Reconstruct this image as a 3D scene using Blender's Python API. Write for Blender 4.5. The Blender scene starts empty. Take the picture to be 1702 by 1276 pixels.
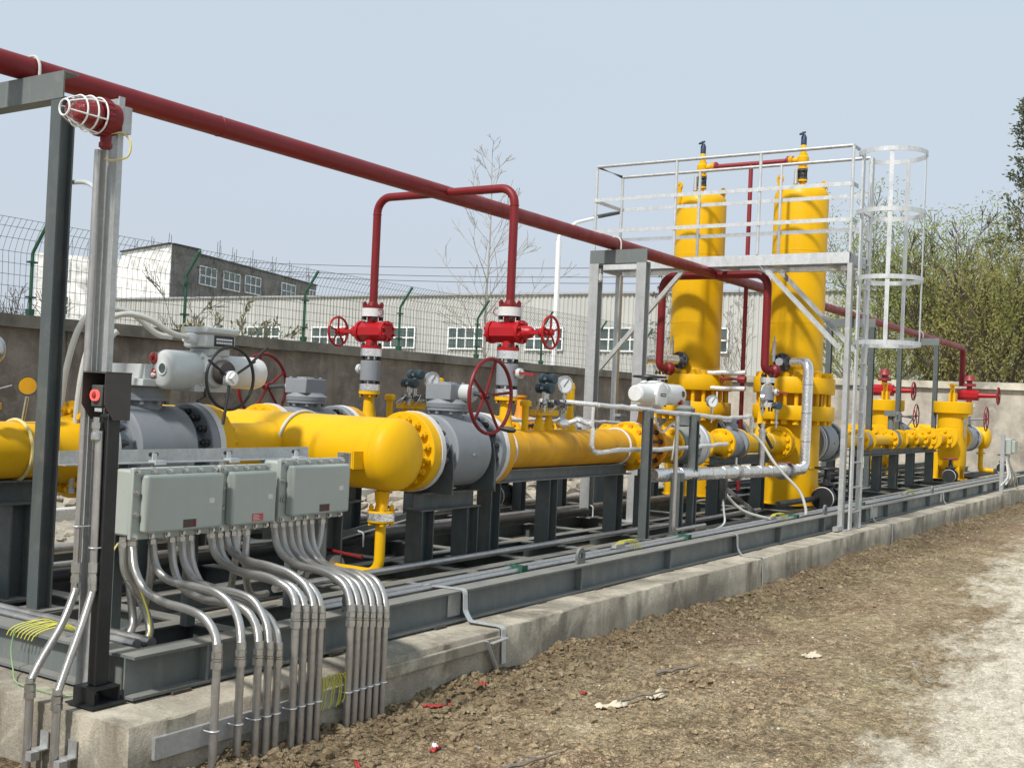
import bpy, bmesh, math, random
from mathutils import Vector, Matrix, noise
rnd = random.Random(7)
SC = bpy.context.scene
COL = SC.collection
V = Vector
PI = math.pi

# ------------------------------------------------------------------ mesh builder
def frame(axis):
    a = V(axis).normalized()
    h = V((0, 0, 1)) if abs(a.z) < 0.9 else V((1, 0, 0))
    u = h.cross(a).normalized()
    return u, a.cross(u).normalized(), a

class B:
    def __init__(s): s.v = []; s.f = []; s.rng = []
    def quadbox(s, P):
        n = len(s.v); s.v += [V(p) for p in P]
        for q in ((0,3,2,1),(4,5,6,7),(0,1,5,4),(1,2,6,5),(2,3,7,6),(3,0,4,7)): s.f.append([n+i for i in q])
        return s
    def box(s, x0, x1, y0, y1, z0, z1):
        return s.quadbox([(x0,y0,z0),(x1,y0,z0),(x1,y1,z0),(x0,y1,z0),(x0,y0,z1),(x1,y0,z1),(x1,y1,z1),(x0,y1,z1)])
    def obox(s, c, ax, ay, az, sx, sy, sz):
        c = V(c); ax = V(ax)*sx/2; ay = V(ay)*sy/2; az = V(az)*sz/2
        return s.quadbox([c-ax-ay-az, c+ax-ay-az, c+ax+ay-az, c-ax+ay-az, c-ax-ay+az, c+ax-ay+az, c+ax+ay+az, c-ax+ay+az])
    def bar(s, p0, p1, w, h, up=(0,0,1)):
        p0 = V(p0); p1 = V(p1); a = (p1-p0).normalized(); u = V(up)
        if abs(a.dot(u)) > 0.95: u = V((1,0,0))
        x = a.cross(u).normalized(); y = x.cross(a).normalized()
        return s.obox((p0+p1)/2, x, a, y, w, (p1-p0).length, h)
    def prism(s, prof, p0, p1, up=(0,0,1), cap=True):
        # profile (x, y): x = side, y = up
        p0 = V(p0); p1 = V(p1); a = (p1-p0).normalized(); u = V(up)
        if abs(a.dot(u)) > 0.95: u = V((1,0,0))
        x = a.cross(u).normalized(); y = x.cross(a).normalized()
        n = len(s.v); k = len(prof)
        for p in (p0, p1):
            for q in prof: s.v.append(p + x*q[0] + y*q[1])
        for i in range(k): j = (i+1) % k; s.f.append([n+i, n+k+i, n+k+j, n+j])
        if cap: s.f.append([n+i for i in range(k)]); s.f.append([n+k+i for i in reversed(range(k))])
        return s
    def hbeam(s, p0, p1, w, h, tf, tw, up=(0,0,1)):
        W = w/2; H = h/2; t = tw/2
        pr = [(-W,-H),(W,-H),(W,-H+tf),(t,-H+tf),(t,H-tf),(W,H-tf),(W,H),(-W,H),(-W,H-tf),(-t,H-tf),(-t,-H+tf),(-W,-H+tf)]
        return s.prism(pr, p0, p1, up)
    def chan(s, p0, p1, w, h, t, up=(0,0,1)):
        # open towards +side
        W = w; H = h/2
        pr = [(0,-H),(W,-H),(W,-H+t),(t,-H+t),(t,H-t),(W,H-t),(W,H),(0,H)]
        return s.prism(pr, p0, p1, up)
    def angle(s, p0, p1, w, h, t, up=(0,0,1)):
        return s.prism([(0,0),(w,0),(w,t),(t,t),(t,h),(0,h)], p0, p1, up)
    def lathe(s, o, axis, prof, n=28, c0=True, c1=True):
        # prof: list of (t along the axis, radius)
        o = V(o); u, w, a = frame(axis); rings = []
        for t, r in prof:
            if r < 1e-6: rings.append([len(s.v)]); s.v.append(o + a*t)
            else:
                k = len(s.v); rings.append(list(range(k, k+n)))
                for i in range(n):
                    g = 2*PI*i/n; s.v.append(o + a*t + u*(r*math.cos(g)) + w*(r*math.sin(g)))
        for A, C in zip(rings, rings[1:]):
            for i in range(n):
                j = (i+1) % n
                if len(A) == 1 and len(C) == 1: continue
                if len(A) == 1: s.f.append([A[0], C[j], C[i]])
                elif len(C) == 1: s.f.append([A[i], A[j], C[0]])
                else: s.f.append([A[i], A[j], C[j], C[i]])
        if c0 and len(rings[0]) > 1: s.f.append(list(reversed(rings[0])))
        if c1 and len(rings[-1]) > 1: s.f.append(list(rings[-1]))
        return s
    def cyl(s, p0, p1, r, r1=None, n=20):
        p0 = V(p0); p1 = V(p1)
        return s.lathe(p0, p1-p0, [(0, r), ((p1-p0).length, r if r1 is None else r1)], n)
    def ball(s, c, r, n=14, sc=(1,1,1)):
        m = max(4, n//2); k0 = len(s.v)
        s.lathe((0,0,0), (0,0,1), [(-r*math.cos(PI*i/m), r*math.sin(PI*i/m)) for i in range(m+1)], n)
        for i in range(k0, len(s.v)):
            p = s.v[i]; s.v[i] = V((p.x*sc[0], p.y*sc[1], p.z*sc[2])) + V(c)
        return s
    def torus(s, c, axis, R, r, n=32, m=8, a0=0, a1=2*PI, ref=None):
        c = V(c); u, w, a = frame(axis)
        if ref is not None:
            u = (V(ref) - a*V(ref).dot(a)).normalized(); w = a.cross(u)
        full = abs(a1-a0-2*PI) < 1e-6; pts = []
        k = n if full else n+1
        for i in range(k):
            g = a0 + (a1-a0)*i/n; pts.append(c + u*R*math.cos(g) + w*R*math.sin(g))
        return s.sweep(pts, r, m, closed=full)
    def sweep(s, pts, r, m=10, closed=False, cap=True):
        pts = [V(p) for p in pts]; k = len(pts); rings = []
        rr = r if isinstance(r, (list, tuple)) else [r]*k
        tans = []
        for i in range(k):
            if closed: t = pts[(i+1) % k] - pts[i-1]
            else: t = pts[min(i+1, k-1)] - pts[max(i-1, 0)]
            tans.append(t.normalized())
        u = frame(tans[0])[0]
        for i in range(k):
            t = tans[i]; u = (u - t*u.dot(t))
            u = u.normalized() if u.length > 1e-6 else frame(t)[0]
            w = t.cross(u); b = len(s.v); rings.append(b)
            for j in range(m):
                g = 2*PI*j/m; s.v.append(pts[i] + u*(rr[i]*math.cos(g)) + w*(rr[i]*math.sin(g)))
        for i in range(k if closed else k-1):
            a = rings[i]; b = rings[(i+1) % k]
            for j in range(m): l = (j+1) % m; s.f.append([a+j, a+l, b+l, b+j])
        if cap and not closed:
            s.f.append([rings[0]+j for j in reversed(range(m))]); s.f.append([rings[-1]+j for j in range(m)])
        return s
    def tube(s, pts, r, bend=0.0, m=12, seg=6):
        return s.sweep(fillet(pts, bend, seg), r, m)
    def spline(s, pts, r, m=10, seg=8):
        return s.sweep(catmull(pts, seg), r, m)
    def hexes(s, c, axis, R, n, h0, h1, r, off=0.0):
        # n hex nuts/studs on a bolt circle, from h0 to h1 along the axis
        u, w, a = frame(axis); c = V(c)
        for i in range(n):
            g = 2*PI*(i+off)/n; p = c + u*R*math.cos(g) + w*R*math.sin(g)
            k = len(s.f); s.lathe(p, a, [(h0, r), (h1, r)], 6); s.rng.append((i, k, len(s.f)))
        return s
    def studs(s, c, axis, R, n, h0, h1, r, off=0.0, m=6):
        u, w, a = frame(axis); c = V(c)
        for i in range(n):
            g = 2*PI*(i+off)/n; p = c + u*R*math.cos(g) + w*R*math.sin(g)
            k = len(s.f); s.lathe(p, a, [(h0, r), (h1, r)], m); s.rng.append((i, k, len(s.f)))
        return s

def fillet(pts, bend, seg=6):
    pts = [V(p) for p in pts]
    if bend <= 0: return pts
    out = [pts[0]]
    for a, b, c in zip(pts, pts[1:], pts[2:]):
        d0 = (a-b); d1 = (c-b); ang = d0.angle(d1)
        if ang > PI-0.02: out.append(b); continue
        L = min(bend/math.tan(ang/2), d0.length*.49, d1.length*.49)
        p0 = b + d0.normalized()*L; p1 = b + d1.normalized()*L
        R = L*math.tan(ang/2); bis = (d0.normalized()+d1.normalized()).normalized()
        ctr = b + bis*(R/math.sin(ang/2)); va = p0-ctr; vb = p1-ctr; th = va.angle(vb)
        for i in range(seg+1):
            t = i/seg; out.append(ctr + (va*math.sin((1-t)*th) + vb*math.sin(t*th))/math.sin(th))
    out.append(pts[-1]); return out

def catmull(pts, seg=8):
    P = [V(p) for p in pts]; P = [P[0]*2-P[1]] + P + [P[-1]*2-P[-2]]; out = []
    for i in range(1, len(P)-2):
        a, b, c, d = P[i-1:i+3]
        for j in range(seg):
            t = j/seg; out.append(0.5*((2*b) + (c-a)*t + (2*a-5*b+4*c-d)*t*t + (3*b-a-3*c+d)*t**3))
    out.append(P[-2]); return out

# ------------------------------------------------------------------ objects
def rootloc(o):
    while o.parent: o = o.parent
    return V(o.location)
def part(name, b, m, parent=None, smooth=35, label=None, bevel=0):
    if name.endswith('bolts') and b.rng and parent and rootloc(parent).x < 15.1:
        o = None                                     # every bolt of a ring is a part of its own
        for i in sorted({g[0] for g in b.rng}):
            c = B(); mp = {}
            for g in b.rng:
                if g[0] != i: continue
                for f in b.f[g[1]:g[2]]:
                    for k in f:
                        if k not in mp: mp[k] = len(c.v); c.v.append(b.v[k])
                    c.f.append([mp[k] for k in f])
            o = part('bolt', c, m, parent, smooth)
        return o
    off = rootloc(parent) if parent else V((0,0,0))
    me = bpy.data.meshes.new(name); me.from_pydata([tuple(p-off) for p in b.v], [], b.f)
    bm = bmesh.new(); bm.from_mesh(me); bmesh.ops.recalc_face_normals(bm, faces=bm.faces); bm.to_mesh(me); bm.free()
    if smooth:
        me.polygons.foreach_set('use_smooth', [True]*len(me.polygons)); me.set_sharp_from_angle(angle=math.radians(smooth))
    me.materials.append(m)
    o = bpy.data.objects.new(name, me); COL.objects.link(o)
    if parent: o.parent = parent
    if label: o['label'] = label
    if bevel:
        md = o.modifiers.new('bevel', 'BEVEL'); md.width = bevel; md.segments = 2; md.limit_method = 'ANGLE'; md.angle_limit = math.radians(50)
    return o
def tag(o, label, cat, group=None, kind=None):
    o['label'] = label; o['category'] = cat
    if group: o['group'] = group
    if kind: o['kind'] = kind
    return o
def thing(name, label, cat, loc=(0,0,0), group=None):
    o = bpy.data.objects.new(name, None); o.empty_display_size = .1; COL.objects.link(o); o.location = loc
    return tag(o, label, cat, group)
def solo(name, b, m, label, cat, group=None, smooth=35, bevel=0, org=None):
    # a thing that is one mesh; its origin at org
    o = part(name, b, m, None, smooth, None, bevel)
    if org is not None:
        o.data.transform(Matrix.Translation(-V(org))); o.location = org
    return tag(o, label, cat, group)
def copy_tree(o, parent=None):
    c = o.copy(); COL.objects.link(c)
    if parent: c.parent = parent
    for ch in list(o.children): copy_tree(ch, c)
    return c
def dup(root, delta, label, rotz=None):
    c = copy_tree(root); c.location = V(root.location) + V(delta); c['label'] = label
    if rotz is not None: c.rotation_euler = (0,0,rotz)
    return c

# ------------------------------------------------------------------ materials
class NT:
    def __init__(s, name):
        s.m = bpy.data.materials.new(name); s.m.use_nodes = True; s.t = s.m.node_tree; s.n = s.t.nodes
        s.bs = s.n['Principled BSDF']; s.tc = s.n.new('ShaderNodeTexCoord')
    def link(s, a, b): s.t.links.new(a, b)
    def noise(s, scale, detail=4, rough=.55, vec=None, dist=0):
        n = s.n.new('ShaderNodeTexNoise'); n.inputs['Scale'].default_value = scale; n.inputs['Detail'].default_value = detail
        n.inputs['Roughness'].default_value = rough; n.inputs['Distortion'].default_value = dist
        s.link(vec or s.tc.outputs['Object'], n.inputs['Vector']); return n.outputs['Fac']
    def voro(s, scale, feat='F1', vec=None, out='Distance', rnd_=1):
        n = s.n.new('ShaderNodeTexVoronoi'); n.inputs['Scale'].default_value = scale; n.feature = feat
        n.inputs['Randomness'].default_value = rnd_
        s.link(vec or s.tc.outputs['Object'], n.inputs['Vector']); return n.outputs[out]
    def mapv(s, sc, loc=(0,0,0), rot=(0,0,0)):
        n = s.n.new('ShaderNodeMapping'); n.inputs['Scale'].default_value = sc; n.inputs['Location'].default_value = loc; n.inputs['Rotation'].default_value = rot
        s.link(s.tc.outputs['Object'], n.inputs['Vector']); return n.outputs['Vector']
    def ramp(s, fac, stops):
        n = s.n.new('ShaderNodeValToRGB'); e = n.color_ramp.elements
        while len(e) < len(stops): e.new(.5)
        for k, (p, c) in zip(e, stops):
            k.position = p; k.color = (c, c, c, 1) if not isinstance(c, tuple) else (*c, 1)
        s.link(fac, n.inputs['Fac']); return n.outputs['Color']
    def mix(s, fac, a, b, mode='MIX'):
        n = s.n.new('ShaderNodeMix'); n.data_type = 'RGBA'; n.blend_type = mode
        for val, i in ((fac, 0), (a, 6), (b, 7)):
            if isinstance(val, (int, float)): n.inputs[i].default_value = val if i == 0 else (val,val,val,1)
            elif isinstance(val, tuple): n.inputs[i].default_value = (*val, 1)
            else: s.link(val, n.inputs[i])
        return n.outputs[2]
    def math(s, op, a, b=None, clamp=False):
        n = s.n.new('ShaderNodeMath'); n.operation = op; n.use_clamp = clamp
        for val, i in ((a, 0), (b, 1)):
            if val is None: continue
            if isinstance(val, (int, float)): n.inputs[i].default_value = val
            else: s.link(val, n.inputs[i])
        return n.outputs[0]
    def bump(s, h, strength=.3, dist=.01):
        n = s.n.new('ShaderNodeBump'); n.inputs['Strength'].default_value = strength; n.inputs['Distance'].default_value = dist
        s.link(h, n.inputs['Height']); s.link(n.outputs['Normal'], s.bs.inputs['Normal'])
    def set(s, col=None, rough=None, metal=None, spec=None, coat=None):
        for key, val in (('Base Color', col), ('Roughness', rough), ('Metallic', metal), ('Specular IOR Level', spec), ('Coat Weight', coat)):
            if val is None: continue
            i = s.bs.inputs[key]
            if isinstance(val, tuple): i.default_value = (*val, 1)
            elif isinstance(val, (int, float)): i.default_value = val
            else: s.link(val, i)
        return s

def sc(c, k): return tuple(min(1, x*k) for x in c)
def paint(name, col, rough=.38, var=.12, dirt=(.16,.14,.11), dirtamt=.25, bump=.12, metal=0, spec=.5, top_light=0):
    t = NT(name)
    a = t.ramp(t.noise(1.7, 5), [(.3, sc(col, 1-var)), (.7, sc(col, 1+var*.5))])
    g = t.ramp(t.noise(5.5, 8, .68), [(.5, 0.0), (.78, dirtamt)])
    c = t.mix(g, a, dirt)
    g2 = t.ramp(t.noise(60, 3, .7), [(.62, 0.0), (.72, dirtamt*.8)])
    c = t.mix(g2, c, dirt)
    g3 = t.ramp(t.noise(2.5, 6, .7, t.mapv((4,4,.35))), [(.52, 0.0), (.66, dirtamt*.55)]); c = t.mix(g3, c, dirt)
    r = t.ramp(t.noise(9, 5), [(.3, rough*.85), (.75, min(1, rough*1.5))])
    if top_light:  # sunlit brightness painted onto upward faces as a pale dusty tone
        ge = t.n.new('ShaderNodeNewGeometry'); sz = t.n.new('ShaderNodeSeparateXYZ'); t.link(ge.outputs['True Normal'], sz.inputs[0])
        top_fac = t.math('MULTIPLY', t.ramp(sz.outputs['Z'], [(.6, 0.0), (.95, 1.0)]), t.ramp(t.noise(4, 6, .7), [(.3, top_light*.4), (.65, top_light)])); c = t.mix(top_fac, c, (.36,.33,.28))
    t.set(c, r, metal, spec); t.bump(t.noise(35, 4, .6), bump, .004); return t.m

M = {}
M['yellow'] = paint('yellow_paint', (.70,.395,.003), .42, .09, (.42,.24,.03), .22, .12, 0, .22)
M['yellow_old'] = paint('worn_yellow_paint', (.60,.30,.008), .45, .2, (.2,.12,.04), .4, .12, 0, .3)
M['orange'] = paint('orange_primer', (.66,.25,.01), .45, .18, (.25,.12,.03), .4, .12, 0, .3)
M['red'] = paint('red_paint', (.165,.008,.011), .4, .12, (.15,.03,.03), .22, .12, 0, .35)
M['bright_red'] = paint('bright_red_paint', (.36,.007,.012), .36, .12, (.2,.03,.03), .18, .12, 0, .35)
M['dark_red'] = paint('dark_red_paint', (.24,.016,.024), .45, .15, (.12,.03,.03), .3)
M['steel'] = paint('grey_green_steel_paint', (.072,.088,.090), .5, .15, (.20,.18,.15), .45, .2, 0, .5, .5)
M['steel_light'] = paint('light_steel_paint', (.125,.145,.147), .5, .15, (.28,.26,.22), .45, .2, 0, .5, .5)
M['valve'] = paint('grey_valve_paint', (.205,.225,.25), .42, .10, (.13,.13,.13), .3)
M['actuator'] = paint('pale_grey_enamel', (.47,.50,.50), .4, .07, (.2,.19,.17), .28)
M['white_act'] = paint('off_white_enamel', (.62,.63,.63), .38, .06, (.3,.29,.26), .25)
M['box'] = paint('box_enamel', (.345,.378,.35), .42, .06, (.24,.25,.22), .18)
M['black'] = paint('black_paint', (.012,.013,.014), .42, .2, (.05,.05,.045), .3)
M['brown'] = paint('dark_brown_paint', (.055,.047,.044), .5, .15, (.1,.09,.08), .3)
M['rubber'] = paint('black_rubber', (.015,.015,.016), .6)
M['bolt'] = paint('dark_bolt_steel', (.085,.09,.095), .42, .25, (.12,.09,.07), .45, .2, .6)
M['blackbolt'] = paint('black_bolt', (.018,.02,.022), .45, .2, (.06,.05,.05), .3)
M['white'] = paint('white_paint', (.76,.77,.77), .45, .05, (.45,.43,.4), .22)
M['tape'] = paint('white_tape', (.60,.60,.60), .5, .12, (.34,.32,.28), .4, .6)
M['green'] = paint('green_post_paint', (.02,.10,.055), .5, .2, (.08,.07,.05), .35)
M['clip'] = paint('green_clip_paint', (.012,.085,.055), .5, .2, (.06,.08,.06), .4)
M['blue'] = paint('blue_cap_paint', (.014,.035,.085), .45)
M['teal'] = paint('dark_teal_paint', (.018,.045,.062), .42, .15, (.06,.07,.07), .3)
M['hose'] = paint('pale_grey_hose', (.50,.50,.47), .5, .08, (.3,.28,.24), .3)
M['earth'] = paint('yellow_green_wire', (.52,.50,.07), .5, .15, (.25,.36,.06), .5)
M['green_wire'] = paint('pale_green_wire', (.22,.36,.16), .5)
M['straw'] = paint('straw_wire', (.60,.52,.22), .5)

def galv(name, col, rough=.45, spot=30, metal=.75):
    t = NT(name)
    v = t.voro(spot, 'F1', None, 'Color'); sep = t.n.new('ShaderNodeSeparateColor'); t.link(v, sep.inputs[0])
    c = t.ramp(sep.outputs[0], [(0, sc(col, .92)), (1, sc(col, 1.06))])
    g = t.ramp(t.noise(4, 6, .65, t.mapv((3,3,.7))), [(.45, 0.0), (.75, .55)])
    c = t.mix(g, c, sc(col, .62))
    r = t.ramp(t.noise(14, 5), [(.3, rough*.8), (.7, min(1, rough*1.4))])
    t.set(c, r, metal); t.bump(t.noise(40, 4), .12, .003); return t.m
M['galv'] = galv('galvanised_steel', (.45,.46,.46), .48, 70, .6)
M['galv_white'] = galv('bright_galvanised_steel', (.56,.58,.59), .45, 70, .5)
M['conduit'] = galv('galvanised_conduit', (.46,.45,.44), .36, 40, .85)
M['bare'] = galv('bare_steel', (.50,.50,.49), .3, 50, .9)

def braid():
    t = NT('braided_steel')
    w = t.n.new('ShaderNodeTexWave'); w.inputs['Scale'].default_value = 170; w.inputs['Distortion'].default_value = 1.5; w.bands_direction = 'DIAGONAL'
    t.link(t.tc.outputs['Object'], w.inputs['Vector'])
    c = t.ramp(w.outputs['Fac'], [(.2, (.38,.37,.36)), (.8, (.80,.79,.77))])
    g = t.ramp(t.noise(7, 4), [(.4, 0.0), (.8, .4)]); c = t.mix(g, c, (.3,.28,.25))
    t.set(c, .33, .9); t.bump(w.outputs['Fac'], .35, .003); return t.m
M['braid'] = braid()
def foil():
    t = NT('foil_cladding')
    n = t.noise(26, 5, .65, None, 1.2); v = t.voro(38, 'DISTANCE_TO_EDGE')
    h = t.math('ADD', n, t.math('MULTIPLY', v, .8))
    t.set((.80,.81,.83), t.ramp(n, [(.3, .18), (.7, .38)]), .92); t.bump(h, .55, .006); return t.m
M['foil'] = foil()
def wrap():
    t = NT('foil_tape_wrap'); n = t.noise(70, 4, .6)
    t.set(t.ramp(n, [(.3, (.52,.52,.52)), (.7, (.80,.80,.81))]), .45, .45); t.bump(n, .6, .004); return t.m
M['wrap'] = wrap()

def concrete(name, col, streak=.5, grain=90, stain=(.12,.105,.085), warm=None, bumpk=.5):
    t = NT(name)
    a = t.ramp(t.noise(.9, 8, .62), [(.35, sc(col, .58)), (.5, col), (.66, sc(col, 1.3))])
    b = t.ramp(t.noise(grain, 4, .7), [(.3, .72), (.7, 1.12)]); a = t.mix(1.0, a, b, 'MULTIPLY')
    s_ = t.ramp(t.noise(2.2, 7, .7, t.mapv((1.6,1.6,.22))), [(.47, 0.0), (.64, streak)]); a = t.mix(s_, a, stain)
    p = t.ramp(t.noise(3.6, 9, .72, None, .6), [(.52, 0.0), (.64, streak*.8)]); a = t.mix(p, a, sc(col, 1.45))
    t.set(a, .9, 0, .25)
    h = t.math('ADD', t.noise(9, 8, .7), t.math('MULTIPLY', t.noise(120, 3, .7), .35)); t.bump(h, bumpk, .02); return t.m
M['plinth'] = concrete('cast_concrete', (.40,.365,.295), .7, 80, (.15,.125,.095))
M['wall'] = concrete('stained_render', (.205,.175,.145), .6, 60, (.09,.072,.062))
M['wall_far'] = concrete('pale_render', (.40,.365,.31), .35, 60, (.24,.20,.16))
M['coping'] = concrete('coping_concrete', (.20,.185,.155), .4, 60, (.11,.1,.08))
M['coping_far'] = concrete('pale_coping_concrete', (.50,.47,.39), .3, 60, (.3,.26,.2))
M['kerb'] = concrete('kerb_concrete', (.52,.50,.46), .3, 60, (.3,.28,.24))
M['bldg_grey'] = concrete('bare_grey_render', (.19,.18,.172), .5, 30, (.1,.092,.085))
M['bldg_white'] = concrete('white_render', (.80,.80,.78), .12, 30, (.6,.58,.54), None, .2)
M['rubble'] = concrete('rubble_stone', (.36,.325,.27), .4, 40, (.17,.14,.11))
def clod():
    t = NT('clay_clod'); sep = t.n.new('ShaderNodeSeparateXYZ'); t.link(t.tc.outputs['Object'], sep.inputs[0])
    c = t.ramp(t.noise(6, 6, .7), [(.35, (.22,.165,.10)), (.5, (.36,.28,.175)), (.65, (.50,.41,.27))])
    c = t.mix(1.0, c, t.ramp(t.noise(90, 4, .7), [(.35, .6), (.65, 1.2)]), 'MULTIPLY')
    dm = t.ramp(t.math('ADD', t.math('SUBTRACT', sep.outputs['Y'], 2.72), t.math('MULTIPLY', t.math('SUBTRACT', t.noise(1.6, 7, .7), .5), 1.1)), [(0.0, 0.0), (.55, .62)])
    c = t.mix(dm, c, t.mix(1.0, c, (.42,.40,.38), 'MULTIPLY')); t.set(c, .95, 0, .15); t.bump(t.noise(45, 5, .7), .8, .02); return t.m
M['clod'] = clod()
M['skidfloor'] = concrete('dusty_slab', (.20,.175,.14), .5, 60, (.09,.075,.06))
def corrugated():
    t = NT('corrugated_cladding')
    a = t.ramp(t.noise(.25, 6, .6), [(.3, (.36,.365,.35)), (.7, (.47,.475,.455))])
    s_ = t.ramp(t.noise(1.2, 6, .7, t.mapv((1,1,.1))), [(.5, 0.0), (.8, .35)]); a = t.mix(s_, a, (.33,.33,.31))
    t.set(a, .6, 0, .3); return t.m
M['corr'] = corrugated()
def window_glass():
    t = NT('window_glass'); a = t.ramp(t.noise(.7, 3), [(.3, (.03,.045,.045)), (.7, (.10,.14,.13))])
    t.set(a, .12, 0, .6); return t.m
M['pane'] = window_glass()
def clear_glass():
    t = NT('clear_glass'); t.set((.96,.97,.98), .03, 0); t.bs.inputs['Transmission Weight'].default_value = 1; t.bs.inputs['IOR'].default_value = 1.3; return t.m
M['glass'] = clear_glass()
def bark(name, col):
    t = NT(name); n = t.noise(8, 6, .7, t.mapv((3,3,.6))); t.set(t.ramp(n, [(.3, sc(col, .6)), (.7, sc(col, 1.3))]), .9, 0, .2); t.bump(n, .5, .02); return t.m
M['bark'] = bark('grey_bark', (.20,.175,.145)); M['bark_dark'] = bark('dark_bark', (.085,.07,.055)); M['bark_pale'] = bark('pale_bark', (.33,.31,.27))
def leaf(name, c0, c1):
    t = NT(name); n = t.noise(.55, 5, .65); f = t.noise(9, 2)
    c = t.mix(t.ramp(f, [(.35, 0.0), (.65, 1.0)]), t.ramp(n, [(.3, c0), (.7, c1)]), t.ramp(n, [(.3, sc(c0, 1.3)), (.7, sc(c1, .75))]))
    t.set(c, .65, 0, .3); t.bs.inputs['Subsurface Weight'].default_value = 0
    tr = t.n.new('ShaderNodeBsdfTranslucent'); t.link(c, tr.inputs['Color']); mx = t.n.new('ShaderNodeMixShader'); mx.inputs[0].default_value = .5
    t.link(t.bs.outputs[0], mx.inputs[1]); t.link(tr.outputs[0], mx.inputs[2]); t.link(mx.outputs[0], t.n['Material Output'].inputs['Surface']); return t.m
M['willow'] = leaf('willow_leaf', (.24,.31,.07), (.36,.38,.12))
M['willow2'] = leaf('brown_willow_leaf', (.35,.29,.12), (.27,.31,.085))
M['darkleaf'] = leaf('dark_leaf', (.10,.125,.07), (.17,.18,.11))
M['bud'] = leaf('young_leaf', (.16,.17,.08), (.24,.22,.12))
def ground():
    t = NT('bare_earth')
    sep = t.n.new('ShaderNodeSeparateXYZ'); t.link(t.tc.outputs['Object'], sep.inputs[0])
    x, y = sep.outputs['X'], sep.outputs['Y']
    n1 = t.noise(.55, 8, .65); n2 = t.noise(2.4, 9, .68); n3 = t.noise(17, 6, .7); n4 = t.noise(70, 4, .7); n5 = t.noise(190, 3, .75)
    base = t.ramp(n2, [(.28, (.31,.225,.135)), (.5, (.50,.385,.24)), (.72, (.68,.56,.375))])
    base = t.mix(t.ramp(n1, [(.5, 0.0), (.68, .55)]), base, (.47,.30,.19))
    base = t.mix(t.ramp(t.noise(.8, 7, .7, t.mapv((1,1,1), (9,4,2))), [(.52, 0.0), (.7, .5)]), base, (.42,.385,.19))
    base = t.mix(1.0, base, t.ramp(n3, [(.36, .48), (.64, 1.3)]), 'MULTIPLY')
    base = t.mix(1.0, base, t.ramp(n4, [(.37, .58), (.63, 1.25)]), 'MULTIPLY')
    base = t.mix(1.0, base, t.ramp(n5, [(.38, .70), (.62, 1.18)]), 'MULTIPLY')
    wv = t.n.new('ShaderNodeVectorMath'); wv.operation = 'ADD'; nz = t.n.new('ShaderNodeTexNoise'); nz.inputs['Scale'].default_value = 3.2; nz.inputs['Detail'].default_value = 5
    t.link(t.tc.outputs['Object'], nz.inputs['Vector']); t.link(t.tc.outputs['Object'], wv.inputs[0]); t.link(nz.outputs['Color'], wv.inputs[1])
    cr = t.voro(13, 'DISTANCE_TO_EDGE', wv.outputs[0]); cr2 = t.voro(31, 'DISTANCE_TO_EDGE', wv.outputs[0])
    ck = t.math('MULTIPLY', t.ramp(cr, [(.0, .45), (.09, 1.0)]), t.ramp(cr2, [(.0, .62), (.12, 1.0)]))
    base = t.mix(t.ramp(t.noise(1.1, 4), [(.38, .25), (.6, 1.0)]), base, t.mix(1.0, base, ck, 'MULTIPLY'))
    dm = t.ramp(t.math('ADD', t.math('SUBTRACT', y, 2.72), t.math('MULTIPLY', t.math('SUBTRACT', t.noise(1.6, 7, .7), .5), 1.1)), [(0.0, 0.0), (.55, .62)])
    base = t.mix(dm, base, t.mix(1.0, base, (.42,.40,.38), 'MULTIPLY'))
    # lime-white crust on the far side of a ragged line
    lim = t.math('SUBTRACT', t.math('ADD', t.math('MULTIPLY', x, .082), 1.47), y)
    q = t.math('ADD', lim, t.math('MULTIPLY', t.math('SUBTRACT', t.noise(.75, 9, .7), .5), 2.6))
    q = t.math('ADD', q, t.math('MULTIPLY', t.math('SUBTRACT', t.noise(6, 7, .75, t.mapv((.45,1.2,1))), .5), 1.7))
    w = t.ramp(q, [(.34, 0.0), (.85, .97)])
    crust = t.ramp(n3, [(.28, (.56,.49,.38)), (.45, (.80,.73,.58)), (.7, (.92,.86,.73))])
    crust = t.mix(.22, crust, t.mix(1.0, crust, ck, 'MULTIPLY')); crust = t.mix(1.0, crust, t.ramp(n4, [(.35, .86), (.65, 1.1)]), 'MULTIPLY')
    fl = t.ramp(t.noise(9, 8, .78, t.mapv((.6,1.5,1), (3,1,0))), [(.49, 0.0), (.6, .7)]); crust = t.mix(fl, crust, (.40,.345,.25))
    fl2 = t.ramp(t.noise(38, 5, .75), [(.58, 0.0), (.66, .5)]); crust = t.mix(fl2, crust, (.30,.26,.19))
    col = t.mix(w, base, crust)
    # yard behind the skid: pale dusty soil
    bk = t.ramp(t.math('SUBTRACT', y, 6.5), [(0, 0.0), (1, 1.0)])
    col = t.mix(bk, col, t.ramp(n2, [(.3, (.34,.30,.24)), (.7, (.55,.51,.42))]))
    t.set(col, .95, 0, .15)
    h = t.math('ADD', t.math('ADD', t.math('MULTIPLY', n3, .8), t.math('MULTIPLY', n4, .45)), t.math('MULTIPLY', ck, .5)); t.bump(h, .8, .035); return t.m
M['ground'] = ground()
def emis(name, col, s):
    t = NT(name); t.set((.1,.01,.01), .3); t.bs.inputs['Emission Color'].default_value = (*col, 1); t.bs.inputs['Emission Strength'].default_value = s; return t.m
M['led'] = emis('lit_red_button', (1,.12,.1), 1.6)
M['dial'] = paint('dial_face', (.72,.74,.76), .4, .03, (.6,.6,.6), .1)
M['redplate'] = paint('red_plate', (.42,.05,.05), .4, .3, (.5,.3,.28), .5)
M['greyplate'] = paint('etched_plate', (.28,.29,.30), .4, .25, (.12,.12,.12), .7, .2, .5)
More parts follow.
